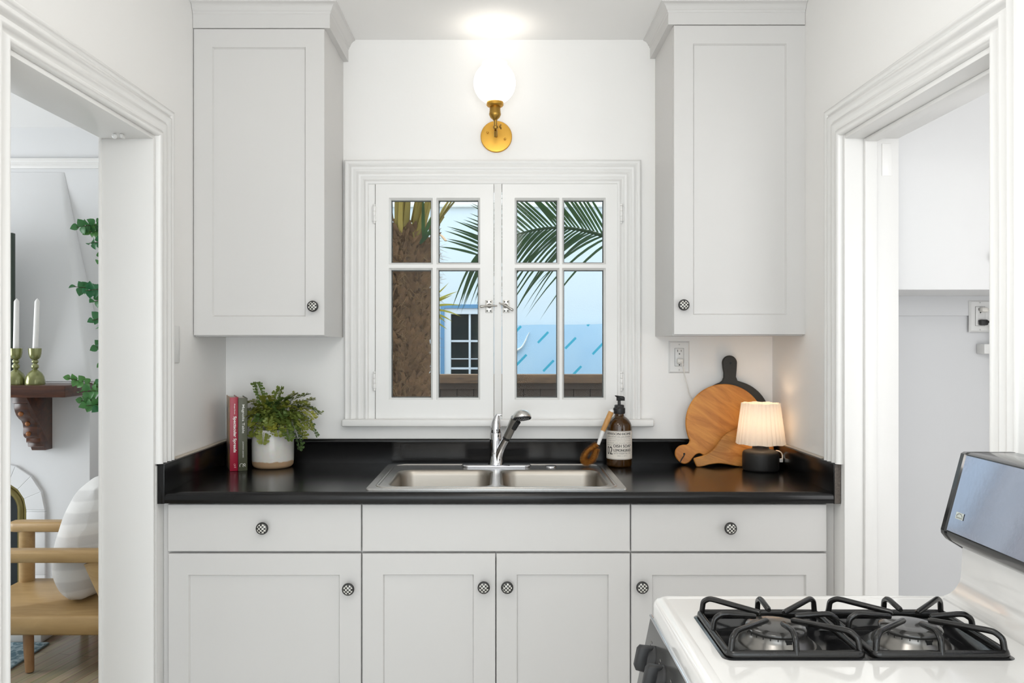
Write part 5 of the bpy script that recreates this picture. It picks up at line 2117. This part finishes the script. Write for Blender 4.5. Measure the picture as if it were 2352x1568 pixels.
# bricks of the arch: radial at the corner, straight along the legs and head
mb = MB()
Ro, Ri = .249, .151
def wedge(mb, c, a0, a1, s):
    g = 0.0
    vs = []
    for (r, a) in ((Ri, a0 + g), (Ro, a0 + g * .6), (Ro, a1 - g * .6), (Ri, a1 - g)):
        vs.append((FCX + s * (c[0] - FCX + r * math.cos(rad(a))), c[1] + r * math.sin(rad(a))))
    mb.prism(vs, 'y', YBR_ - .018, YBR_ + .003, .0025)
for s in (1, -1):
    for k in range(4):
        wedge(mb, arcc, 22.5 * k, 22.5 * (k + 1), s)
    zz = .06
    while zz < .505:
        z2 = min(.51, zz + .11)
        a, b = sorted((FCX + s * (arcc[0] + Ri - FCX), FCX + s * (arcc[0] + Ro - FCX)))
        mb.box(a, b, YBR_ - .018, YBR_ + .003, zz, z2, .003)
        zz = z2
xx = 2 * FCX - arcc[0]
while xx < arcc[0] - .01:
    x2 = min(arcc[0] - .002, xx + .076)
    mb.box(xx, x2, YBR_ - .018, YBR_ + .003, arcc[1] + Ri, arcc[1] + Ro, .003)
    xx = x2
mb.build('brick_surround', 'plaster', fpl)
mb = MB()
for (dr_, wr) in ((.012, .014), (.040, .020)):
    path = [(arcc[0] + Ri - dr_, .05), (arcc[0] + Ri - dr_, arcc[1])]
    path += [(arcc[0] + (Ri - dr_) * math.cos(rad(a)), arcc[1] + (Ri - dr_) * math.sin(rad(a))) for a in range(10, 91, 10)]
    full = path + [(2 * FCX - p[0], p[1]) for p in path[::-1]]
    mb.tube([Vector((p[0], YBR_ + .01, p[1])) for p in full], wr, 8, flat=1)
mb.build('arch_frame', 'arch_brass', fpl, smooth=60)
MB().box(opl + .005, opx - .005, YBR_ + .06, YBR_ + .08, .04, opz - .005).build('fire_screen', 'firebox', fpl)
mb = MB()
HX1 = PX(94, 3.75)
mb.box(2 * FCX - HX1, HX1, 3.752, YBR_ - .001, 0, .045, .006)
mb.build('hearth', 'trim_paint', fpl)

# mantel shelf with its carved brackets
YM = 4.0
XM = PX(149, YM)
man = empty('mantel_shelf', (FCX, 4.14, 1.1), 'dark stained wooden mantel shelf on carved brackets', 'mantel')
mb = MB()
mb.box(2 * FCX - XM, XM, YM, YBR_ - .001, PZ(913, YM), PZ(885, YM), .006, 2)
sh = mb.build('shelf', 'mantel_wood', man)
for s in (1, -1):
    xr_ = PX(121, YBR_)
    xa, xb = xr_ - .074, xr_
    if s < 0:
        xa, xb = 2 * FCX - xb, 2 * FCX - xa
    zt = PZ(913.5, YM)
    pf = [(YBR_ - .001, zt), (4.045, zt), (4.045, zt - .030), (4.062, zt - .034), (4.062, zt - .060), (4.068, zt - .075), (4.080, zt - .095), (4.100, zt - .112), (4.122, zt - .125), (4.135, zt - .142), (4.140, zt - .165), (4.138, zt - .190),
          (4.142, zt - .205), (4.155, zt - .215), (4.165, zt - .218), (4.165, zt - .240), (4.180, zt - .243), (4.180, zt - .262), (4.205, zt - .268), (4.215, zt - .285), (YBR_ - .001, zt - .285)]
    mb = MB()
    mb.prism(pf, 'x', xa, xb, .003)
    co = mb.build('bracket', 'mantel_wood', man, smooth=50)
    for (yy, zz) in ((4.072, zt - .085), (4.131, zt - .140), (4.138, zt - .192)):
        MB().sphere(((xa + xb) / 2 - .008, yy, zz), .0125, 12, 8).build('peg', 'peg', co)

# mirror frame standing on the mantel
mir = empty('mantel_mirror', (FCX, 4.2, PZ(885, YM)), 'dark green framed mirror standing on the mantel behind the candles', 'mirror')
mx1 = PX(32, 4.2)
mx0 = 2 * FCX - mx1
mz0, mz1 = PZ(885, YM) + .0005, PZ(535, 4.2)
mb = MB()
w = .055
mb.box(mx0, mx0 + w, 4.185, 4.215, mz0, mz1, .004)
mb.box(mx1 - w, mx1, 4.185, 4.215, mz0, mz1, .004)
mb.box(mx0 + w, mx1 - w, 4.185, 4.215, mz1 - w, mz1, .004)
mb.box(mx0 + w, mx1 - w, 4.185, 4.215, mz0, mz0 + w, .004)
mb.build('frame', 'mirror_frame', mir)
MB().box(mx0 + w - .003, mx1 - w + .003, 4.198, 4.204, mz0 + w - .003, mz1 - w + .003).build('glass', 'mirror', mir)

# candlesticks and candles
YC_ = 4.085
sC = YC_ / FPX
zs_ = PZ(885, YM) + .0004
for (px, lab_s, lab_c) in ((36.5, 'olive glazed candlestick beside the green mirror frame, left of its pair', 'white taper candle nearest the green mirror frame'),
                           (80.5, 'olive glazed candlestick nearer the bracket end of the mantel, right of its pair', 'white taper candle right of the other, nearer the trailing leaves')):
    x = PX(px, YC_)
    h = (881 - 798) * sC
    st = empty('candlestick', (x, YC_, zs_), lab_s, 'candlestick', 'candlesticks on the mantel')
    mb = MB()
    mb.lathe([(.001, 0), (.046, 0), (.047, .004), (.0455, .020), (.041, .040), (.033, .056), (.020, .068), (.012, .074), (.009, .078)], (x, YC_, zs_), 28)
    mb.build('foot', 'olive_glaze', st, smooth=60)
    mb = MB()
    mb.lathe([(.009, .076), (.0165, .083), (.0175, .090), (.0165, .097), (.0095, .103), (.0095, .105), (.0150, .110), (.0160, .115), (.0145, .121), (.009, .126)], (x, YC_, zs_), 24)
    mb.build('stem', 'olive_glaze', st, smooth=60)
    mb = MB()
    mb.lathe([(.009, .124), (.018, .128), (.025, .138), (.029, .155), (.0305, h), (.0290, h), (.026, .150), (.018, .137), (.002, .134)], (x, YC_, zs_), 28)
    mb.build('cup', 'olive_glaze', st, smooth=60)
    cz0 = zs_ + .1365
    ch = PZ(685, YC_) - cz0
    lean = .012 if px > 60 else .004
    mb = MB()
    mb.tube([(x, YC_, cz0), (x + lean * .5, YC_, cz0 + ch * .5), (x + lean * .93, YC_, cz0 + ch * .945), (x + lean * .97, YC_, cz0 + ch * .97), (x + lean, YC_, cz0 + ch * .99), (x + lean, YC_, cz0 + ch)], [.0135, .0128, .0120, .0085, .0035, .0010], 16)
    tag(mb.build('taper_candle', 'wax', loc=(x, YC_, cz0)), lab_c, 'candle', 'candles on the mantel')

# wooden armchair
CHY0, CHY1 = 3.37, 3.93
chr_ = empty('armchair', (-1.95, 3.65, 0), 'low light wood armchair beside the hearth, holding a pale pillow', 'armchair')
mb = MB()
sxf, sxb = -2.295, -1.42
zst, zsb = .252, .172
pl = [(p[0], p[1]) for p in rrect(sxf, sxb, CHY0, CHY1, .05, 6)]
mb.prism(pl, 'z', zsb, zst, .010)
mb.build('seat', 'chair_wood', chr_, smooth=50)
for (lx_, ly_) in ((-1.983, CHY0 + .055), (-1.983, CHY1 - .055), (-1.50, CHY0 + .055), (-1.50, CHY1 - .055)):
    mb = MB()
    mb.tube([(lx_ + .004, ly_, .004), (lx_ + .004, ly_, .012), (lx_, ly_, .09), (lx_ - .002, ly_, zsb + .004)], [.0165, .0175, .020, .0215], 18)
    lg = mb.build('leg', 'chair_leg_wood', chr_)
    MB().lathe([(.012, 0), (.012, .005)], (lx_ + .004, ly_, .0), 12).build('glide', 'black_rubber', lg)
for (ya, za, yb2) in ((CHY0 - .005, .5180, .085), (CHY1 - .085, .534, .085)):
    mb = MB()
    arm = [(-2.335, ya + .012), (-2.30, ya), (-1.9, ya), (-1.40, ya), (-1.40, ya + yb2), (-1.9, ya + yb2), (-2.30, ya + yb2), (-2.335, ya + yb2 - .012)]
    mb.prism(arm, 'z', za - .044, za, .006)
    mb.build('armrest', 'chair_wood', chr_, smooth=50)
for (yy, za) in ((CHY0 + .035, .476), (CHY1 - .045, .492)):
    mb = MB()
    mb.tube([(-2.258, yy, zst - .01), (-2.258, yy, za)], [.037, .037], 20, flat=.9)
    mb.build('arm_post', 'chair_wood', chr_, smooth=50)
    mb = MB()
    x0, x1 = PX(213, 3.39), PX(262, 3.39)
    mb.tube([(x0, yy, za), (x1, yy, zst - .01)], [.046, .030], 20, flat=.6, up=(0, 1, 0))
    mb.build('rear_post', 'chair_wood', chr_, smooth=50)
mb = MB()
Mb = Matrix.Translation((-1.50, 0, zst)) @ Matrix.Rotation(rad(20), 4, 'Y')
mb.box(-.014, .014, CHY0 + .01, CHY1 - .01, .40, .50, .008, 2, Mb)
for k in range(6):
    yy = CHY0 + .06 + k * (CHY1 - CHY0 - .12) / 5
    mb.box(-.009, .009, yy - .020, yy + .020, -.01, .41, .005, 2, Mb)
mb.build('backrest', 'chair_wood', chr_)

# pillow propped on the seat
PC = Vector((-1.812, 3.648, .0))
mb = MB()
nu, nv = 40, 40
R_ = Matrix.Rotation(rad(6), 3, 'Z') @ Matrix.Rotation(rad(16), 3, 'Y')
W2, H2, T2 = .195, .295, .140
vs, fs = [], []
rp_ = random.Random(2)
for side in (1, -1):
    for j in range(nv + 1):
        for i in range(nu + 1):
            u, v = -1 + 2 * i / nu, -1 + 2 * j / nv
            e = max(0.0, (1 - abs(u) ** 2.2)) ** .5 * max(0.0, (1 - abs(v) ** 2.2)) ** .5
            pinch = 1 - .07 * (1 - abs(u)) * abs(v) ** 3 - .0
            pin2 = 1 - .07 * (1 - abs(v)) * abs(u) ** 3
            wr_ = .010 * math.sin(9 * u + 5 * v) * (abs(v) ** 2) * e + .006 * math.sin(14 * v - 3 * u) * (abs(u) ** 2) + .008 * math.sin(7 * (u - v)) * (1 - e)
            p = Vector((side * (T2 * e + .003) + wr_ * .8, u * W2 * pin2 * (1 - .2 * v * v), v * H2 * pinch * (1 - .2 * u * u)))
            vs.append(p)
N1 = (nu + 1) * (nv + 1)
for s in range(2):
    for j in range(nv):
        for i in range(nu):
            a = s * N1 + j * (nu + 1) + i
            fs.append((a, a + 1, a + nu + 2, a + nu + 1))
for i in range(nu):
    for jj in (0, nv):
        a = jj * (nu + 1) + i
        fs.append((a, a + 1, N1 + a + 1, N1 + a))
for j in range(nv):
    for ii in (0, nu):
        a = j * (nu + 1) + ii
        fs.append((a, a + nu + 1, N1 + a + nu + 1, N1 + a))
vs = [R_ @ p for p in vs]
zmin = min(p.z for p in vs)
vs = [p + PC + Vector((0, 0, zst + .002 - zmin)) for p in vs]
mb.add(vs, fs)
tag(mb.build('throw_pillow', 'pillow_linen', smooth=180), 'plump pale linen pillow leaning on the wooden armchair', 'pillow')

# rug
mb = MB()
rx1 = -2.079
mb.use('rug_weave')
mb.box(-3.7, rx1, 2.2, 3.748, .0005, .009, .003)
mb.use('rug_dark')
mb.box(rx1 - .002, rx1 + .004, 2.2, 3.748, .0005, .008, .002)
tag(mb.build('area_rug', None), 'faded blue patterned rug between the armchair and the hearth', 'rug')

# tall leafy plant whose branches reach out from behind the door jamb
YP = 4.11
pln = empty('trailing_plant', (PX(268, YP), YP, 0), 'tall leafy plant with small green leaves showing beside the door jamb', 'plant')
pxs = PX(268, YP)
MB().lathe([(.001, .001), (.10, .001), (.125, .22), (.130, .25), (.115, .25), (.11, .22)], (pxs, YP, 0), 28).build('pot', 'terracotta', pln)
mb = MB()
stp = spline([(pxs, YP, .20), (pxs + .02, YP, .8), (pxs - .015, YP, 1.3), (pxs + .01, YP, 1.7), (pxs, YP, 2.0)], 8)
mb.tube(stp, [.011 * (1 - .6 * i / len(stp)) for i in range(len(stp))], 8)
mb.build('stem', 'stem_brown', pln)


def oval_leaf(mb, p, d, up, L_):
    d = d.normalized()
    s = d.cross(up)
    s = s.normalized() if s.length > 1e-4 else d.orthogonal().normalized()
    n = s.cross(d).normalized()
    prof = [(0, .02), (.15, .30), (.35, .46), (.55, .45), (.78, .28), (1, 0)]
    c, l, r = [], [], []
    for (t, w) in prof:
        b = p + d * (L_ * t) + n * (-.10 * L_ * (t - .3) ** 2 * 4)
        c.append(b)
        l.append(b + s * w * L_ + n * w * L_ * .35)
        r.append(b - s * w * L_ + n * w * L_ * .35)
    k = len(prof)
    vs = c + l + r
    fs = []
    for i in range(k - 1):
        fs.append((i, i + 1, k + i + 1, k + i))
        fs.append((i, 2 * k + i, 2 * k + i + 1, i + 1))
    mb.add(vs, fs)


rg_ = random.Random(11)
twigs = [((242, 500), (236, 497), 1), ((268, 530), (176, 522), 8), ((268, 545), (205, 533), 7), ((262, 575), (206, 558), 6), ((262, 590), (226, 600), 5), ((268, 690), (170, 658), 8), ((268, 680), (195, 668), 7), ((262, 705), (216, 692), 5),
         ((268, 740), (212, 736), 5), ((262, 760), (226, 748), 4), ((268, 800), (222, 798), 5), ((262, 815), (230, 790), 5), ((262, 842), (234, 838), 3), ((262, 880), (232, 872), 4),
         ((268, 915), (155, 868), 8), ((268, 915), (182, 900), 8), ((266, 940), (186, 920), 7), ((266, 945), (196, 932), 6), ((262, 930), (226, 938), 6), ((258, 640), (238, 642), 3), ((262, 525), (232, 505), 4)]
for (a, b, n_) in twigs:
    ya, yb3 = YP, YP - rg_.uniform(.05, .30)
    pa, pb = P(a[0], a[1], ya), P(b[0], b[1], yb3)
    mid = pa.lerp(pb, .5) + Vector((0, 0, .02))
    pts = spline([pa, mid, pb], 8)
    mb = MB()
    mb.use('stem_brown')
    mb.tube(pts, .0016, 5)
    mb.use('ficus_leaf')
    L_ = len(pts)
    n_ = max(2, int(n_ * .62 + .5))
    for k in range(n_ + 1):
        i = min(L_ - 2, int((.28 + .72 * k / max(1, n_)) * (L_ - 1)))
        p = pts[i]
        tg = (pts[i + 1] - pts[i]).normalized()
        for e in ((1, -1) if k < n_ else (0,)):
            v = Vector((0, rg_.uniform(-.5, .1), 1)) * e * rg_.uniform(.6, 1.2)
            dd = tg * (1 if e == 0 else .55) + v + Vector((rg_.uniform(-.2, .2), rg_.uniform(-.4, .2), rg_.uniform(-.2, .2)))
            oval_leaf(mb, p, dd, Vector((rg_.uniform(-.5, .5), -1, rg_.uniform(.1, .8))), rg_.uniform(.032, .046))
    mb.build('branch', None, pln, smooth=180, recalc=False)

# ================================================================== OUTDOORS
struct(MB().box(-9, 12, YF_ + .2, 16, -.35, -.25).build('ground', 'ground'), 'bare ground of the side yard behind the fence', 'ground')
struct(MB().box(LXO + .15, 9, YB + .16, YF_ + .2, -.35, -.25).build('ground_near', 'ground'), 'ground outside the kitchen window', 'ground')
struct(MB().box(LXO + .15, 2.6, YB + .16, 4.25, 2.50, 2.58).build('sun_guard_eave', 'sun_guard_wood'), 'added unseen eave keeping direct sun out of the kitchen window', 'eave')  # added out of view so the sun does not reach the sink

# neighbouring house
YH = 9.6
hs = empty('neighbour_house', (0, YH, -.25), 'pale stucco house wall with a blue trimmed window beyond the fence', 'house')
wx0, wx1 = PX(1012, YH), PX(1172, YH)
wz1, wz0 = PZ(699, YH), .75
mb = MB()
zt = PZ(477, YH)
mb.box(-8, wx0, YH, YH + .2, -.25, zt)
mb.box(wx1, 11, YH, YH + .2, -.25, zt)
mb.box(wx0, wx1, YH, YH + .2, wz1, zt)
mb.box(wx0, wx1, YH, YH + .2, -.25, wz0)
mb.build('wall', 'stucco', hs)
MB().box(-8, 11, YH - .05, YH + .25, zt, zt + .05, .01).build('coping', 'coping', hs)
mb = MB()
tb = .045
mb.box(wx0, wx0 + tb, YH - .02, YH + .1, wz0, wz1)
mb.box(wx1 - tb, wx1, YH - .02, YH + .1, wz0, wz1)
mb.box(wx0 + tb, wx1 - tb, YH - .02, YH + .1, wz1 - tb, wz1)
mb.build('window_trim', 'house_blue', hs)
mb = MB()
ix0, ix1, iz1 = wx0 + tb, wx1 - tb, wz1 - tb
tw = .075
mb.box(ix0, ix0 + tw, YH + .0, YH + .1, wz0, iz1)
mb.box(ix1 - tw, ix1, YH + .0, YH + .1, wz0, iz1)
mb.box(ix0 + tw, ix1 - tw, YH + .0, YH + .1, iz1 - tw * .9, iz1)
gx0, gx1 = ix0 + tw, ix1 - tw
mpx = PX(1078.5, YH)
mb.box(mpx - .012, mpx + .012, YH + .03, YH + .075, wz0, iz1 - .05)
mb.box(PX(1135, YH) - .012, PX(1135, YH) + .012, YH + .03, YH + .075, wz0, iz1 - .05)
for py in (783, 824, 846):
    z = PZ(py, YH)
    t = .012 if py != 824 else .006
    mb.box(gx0, gx1, YH + .034, YH + .071, z - t, z + t)
wf = mb.build('window_frame', 'house_white', hs)
MB().box(gx0 - .02, gx1 + .02, YH + .08, YH + .09, wz0, iz1).build('pane', 'house_glass', wf)

# added sheet standing in for the roof's bluish shadow on the house wall
YS = 9.3
mb = MB()
xa, xb = PX(1120, YS), PX(1480, YS)
zA, zB = PZ(752, YS), PZ(737, YS)
nx = 24
vs, fs = [], []
for i in range(nx + 1):
    t = i / nx
    x = xa + (xb - xa) * t
    yy = YS + .02 * math.sin(t * 19)
    zt2 = zA + (zB - zA) * t + .012 * math.sin(t * 7)
    vs += [(x, yy, -.2), (x, yy, zt2), (x, yy + .02, zt2), (x, yy + .02, -.2)]
for i in range(nx):
    a, b = i * 4, (i + 1) * 4
    fs += [(a, b, b + 1, a + 1), (a + 1, b + 1, b + 2, a + 2), (a + 2, b + 2, b + 3, a + 3), (a + 3, b + 3, b, a)]
fs += [(0, 1, 2, 3), tuple(nx * 4 + k for k in (3, 2, 1, 0))]
mb.add(vs, fs)
tp_ = mb.build('shadow_sheet', 'shadow_sheet', loc=((xa + xb) / 2, YS, -.25))
tag(tp_, 'added pale blue sheet as the roof shadow on the house wall, with turquoise dashes', 'sheet')
mb = MB()
cv = [P(x, y, YS - .03) for (x, y) in ((1172, 814), (1186, 805), (1198, 797), (1206, 784), (1211, 772), (1216, 763))]
mb.tube(spline(cv, 6), [.018, .022, .028, .030, .030, .032, .034, .034, .032, .030] + [.024] * 11 + [.018] * 5 + [.012] * 5, 8, flat=.4)
o = mb.build('highlight_strip', 'coping', tp_)  # white highlight put in as a solid strip
o['label'] = 'bright white curling highlight laid on as a strip'

# fence
YFN = 6.9
fen = empty('fence', (0, YFN, -.25), 'brown board fence with a thick top beam outside the window', 'fence')
zc1 = PZ(859, YFN)
MB().box(-4, 5, YFN - .06, YFN + .06, zc1 - .075, zc1, .008).build('top_beam', 'fence_cap', fen)
MB().box(-4, 5, YFN - .02, YFN + .03, zc1 - .125, zc1 - .075).build('rail', 'fence_brown', fen)
MB().box(-4, 5, YFN + .0225, YFN + .04, -.24, zc1 - .12).build('backing', 'fence_brown', fen)
x = -2.2
k = 0
while x < 2.6:
    mb = MB()
    mb.box(x, x + .136, YFN, YFN + .022, -.24, zc1 - .12, .003)
    mb.build('board', 'fence_brown', fen)
    x += .141

# palm trunk close to the window
TY = 5.3
plm = empty('palm_tree', (PX(918, TY), TY, -.25), 'shaggy brown palm trunk filling the left window panes', 'palm tree')
sT = TY / FPX
def tr(z):       # radius along the height: wider towards the crown
    t = min(1, max(0, (z - .3) / 2.0))
    return (52 + 36 * t) * sT
def tcx(z):
    return PX(917, TY)
zt0, zt1 = -.25, PZ(548, TY)
rk = random.Random(21)
mb = MB()
prof = [(max(.02, tr(zt0 + (zt1 - zt0) * i / 30) * .90), zt0 + (zt1 - zt0) * i / 30) for i in range(31)]
mb.lathe(prof, (tcx(0), TY, 0), 28)
mb.build('trunk', 'trunk_brown', plm, smooth=60)
mb = MB()
mb2 = MB()
for i in range(2600):
    z = rk.uniform(.0, zt1 + .03)
    a = rk.uniform(-PI, 0) if rk.random() < .85 else rk.uniform(0, PI)
    r = tr(z) * .90
    c = Vector((tcx(z) + r * math.cos(a), TY + r * math.sin(a), z))
    out = Vector((math.cos(a), math.sin(a), 0))
    sd = Vector((-math.sin(a), math.cos(a), 0))
    L_ = rk.uniform(.035, .100)
    w = rk.uniform(.007, .021)
    d = (Vector((0, 0, 1)) * rk.uniform(.4, 1.0) + out * rk.uniform(.25, .75) + sd * rk.uniform(-.7, .7)).normalized()
    s2 = d.cross(out)
    s2 = s2.normalized() if s2.length > .05 else sd
    n2 = s2.cross(d)
    tgt = mb
    tipw = rk.uniform(.25, .9)
    tgt.add([c - s2 * w, c + s2 * w, c + d * L_ * .6 + s2 * w * .8 + n2 * .01, c + d * L_ + s2 * w * tipw * .6, c + d * L_ * 1.04 - s2 * w * tipw * .6, c + d * L_ * .6 - s2 * w * .8 - n2 * .006],
            [(0, 1, 2, 5), (5, 2, 3, 4)])
mb.build('leaf_bases', 'leaf_base', plm, smooth=180, recalc=False)
for i in range(9000):
    z = rk.uniform(-.1, zt1)
    a = rk.uniform(-PI - .2, .2)
    r = tr(z) * rk.uniform(.90, 1.08)
    c = Vector((tcx(z) + r * math.cos(a), TY + r * math.sin(a), z))
    out = Vector((math.cos(a), math.sin(a), 0))
    d = Vector((rk.uniform(-1, 1), rk.uniform(-1, 1), rk.uniform(-1, 1))) + out * .55
    d = d.normalized() * rk.uniform(.03, .10)
    q = [c, c + d * .5 + Vector((0, 0, rk.uniform(-.012, .012))), c + d + Vector((0, 0, rk.uniform(-.025, .01)))]
    w = Vector((rk.uniform(-1, 1), 0, rk.uniform(-1, 1))).normalized() * rk.uniform(.0007, .0015)
    mb2.add([q[0] - w, q[0] + w, q[1] + w, q[1] - w, q[2] + w * .3, q[2] - w * .3], [(0, 1, 2, 3), (3, 2, 4, 5)])
mb2.build('fibres', 'fibre', plm, smooth=180, recalc=False)
# stubs of the frond stalks at the top
for i in range(40):
    a = rk.uniform(-PI, 0) if i < 34 else rk.uniform(0, PI)
    z = PZ(rk.uniform(515, 560), TY)
    r = tr(z) * .9
    c = Vector((tcx(z) + r * math.cos(a), TY + r * math.sin(a), z))
    out = Vector((math.cos(a), math.sin(a), 0))
    d = (Vector((0, 0, 1)) + out * rk.uniform(.25, .6)).normalized()
    L_ = rk.uniform(.16, .55)
    mb = MB()
    mb.tube([c, c + d * L_ * .5, c + (d + out * .12) * L_], [.020, .014, .009], 7, flat=.5, up=out)
    mb.build('frond_stalk', 'palm_stub', plm)
# one dried tan strip and green shoots on the right side of the crown
mb = MB()
q = [P(1003, 536, TY - .18), P(1014, 541, TY - .22), P(1024, 553, TY - .25)]
mb.tube(spline(q, 5), .012, 6, flat=.3)
mb.build('dry_strip', 'tan_leaf', plm)


def blade(mb, p, d, up, L_, w, droop, n=6):
    """one long narrow leaflet bending under its weight"""
    d = d.normalized()
    s = d.cross(up)
    s = s.normalized() if s.length > .02 else d.orthogonal().normalized()
    vs, fs = [], []
    for i in range(n + 1):
        t = i / n
        c = p + d * (L_ * t) + Vector((0, 0, -1)) * droop * L_ * t * t
        ww = w * (1 - t ** 2.2) * (.55 + .45 * min(1, t * 5))
        k = Vector((0, 0, 1)) * ww * .25
        vs += [c - s * ww + k, c, c + s * ww + k]
    for i in range(n):
        a, b = i * 3, (i + 1) * 3
        fs += [(a, a + 1, b + 1, b), (a + 1, a + 2, b + 2, b + 1)]
    mb.add(vs, fs)


for (px, py, tx, ty_, L_) in ((972, 545, 990, 465, .30), (965, 560, 980, 525, .14)):
    mb = MB()
    a, b = P(px, py, TY - .24), P(tx, ty_, TY - .28)
    for k in range(2):
        dd = (b - a) + Vector((rk.uniform(-.05, .05), 0, rk.uniform(-.05, .05)))
        blade(mb, a, dd, Vector((0, -1, 0)), L_, .012, .05)
    mb.build('green_shoot', 'palm_leaf', plm, smooth=180, recalc=False)
# yellow-green spray of leaflets showing right of the trunk
mb = MB()
for (a, b, dr_) in (((985, 700), (1052, 660), .10), ((990, 705), (1062, 688), .16), ((985, 712), (1060, 706), .25), ((985, 700), (1040, 680), -.05), ((990, 722), (1040, 720), .30), ((985, 735), (1028, 745), .2), ((990, 715), (1024, 735), .1), ((980, 690), (1032, 668), -.3)):
    p, q = P(a[0], a[1], TY + .05), P(b[0], b[1], TY - .05)
    blade(mb, p, q - p, Vector((0, -1, .3)), (q - p).length, .0085, dr_)
mb.build('yellow_frond', 'palm_yellow', plm, smooth=180, recalc=False)

# second palm off to the right whose frond arches across the right panes
Y4 = 4.75
pm2 = empty('palm_tree', (2.6, 5.0, -.25), 'green arching palm frond across the upper right window panes', 'palm tree')
mb = MB()
mb.tube([(2.6, 5.0, -.25), (2.6, 5.0, 1.4)], [.16, .15], 16)
mb.build('trunk', 'trunk_brown', pm2)
rib = spline([Vector((2.55, 5.0, 1.35)), P(1560, 640, 4.85), P(1470, 572, 4.8), P(1390, 543, 4.75), P(1340, 529, 4.72), P(1290, 523, 4.70), P(1240, 526, 4.68), P(1187, 539, 4.65), P(1140, 558, 4.62), P(1096, 585, 4.60)], 8)
mb = MB()
mb.tube(rib, [.014 * (1 - .8 * i / len(rib)) + .001 for i in range(len(rib))], 7)
rf = random.Random(5)
L_ = len(rib)
N_ = 36
for k in range(N_):
    t = .30 + .70 * k / (N_ - 1)
    i = min(L_ - 2, int(t * (L_ - 1)))
    p = rib[i].lerp(rib[i + 1], t * (L_ - 1) - i)
    tg = (rib[i + 1] - rib[i]).normalized()
    ln = .50 * (1 - .55 * max(0, t - .45) / .55) * rf.uniform(.85, 1.1)
    # upper row: leans along the rib towards the tip
    up_d = tg * .75 + Vector((0, rf.uniform(-.25, .10), 1.0)) * (.62 + .5 * (1 - t)) + Vector((rf.uniform(-.04, .04), 0, rf.uniform(-.05, .05)))
    blade(mb, p, up_d, Vector((0, -1, .15)), ln, .0082, .10, 6)
    dn_d = tg * .95 + Vector((0, rf.uniform(-.30, .05), -.62)) + Vector((rf.uniform(-.05, .05), 0, rf.uniform(-.08, .05)))
    blade(mb, p, dn_d, Vector((0, -1, .15)), ln * 1.05, .0078, rf.uniform(.30, .60), 8)
mb.build('frond', 'palm_leaf', pm2, smooth=180, recalc=False)
# a few fronds of that palm farther right, seen in reflections and from aside
for (ex, ez, yy) in ((1.7, 2.7, 4.6), (3.4, 2.6, 4.8), (2.3, 3.0, 5.6), (1.3, 1.9, 5.6)):
    mb = MB()
    rb2 = spline([Vector((2.55, 5.0, 1.35)), Vector((2.55, 5.0, 1.35)).lerp(Vector((ex, yy, ez)), .5) + Vector((0, 0, .3)), Vector((ex, yy, ez))], 14)
    mb.tube(rb2, .008, 6)
    for k in range(26):
        t = .25 + .75 * k / 25
        i = min(len(rb2) - 2, int(t * (len(rb2) - 1)))
        tg = (rb2[i + 1] - rb2[i]).normalized()
        sd = tg.cross(Vector((0, 0, 1))).normalized()
        for s in (-1, 1):
            blade(mb, rb2[i], tg * .7 + sd * s + Vector((0, 0, .2)), Vector((0, 0, 1)), .42 * (1.1 - .5 * t), .010, .3, 5)
    mb.build('frond', 'palm_leaf', pm2, smooth=180, recalc=False)
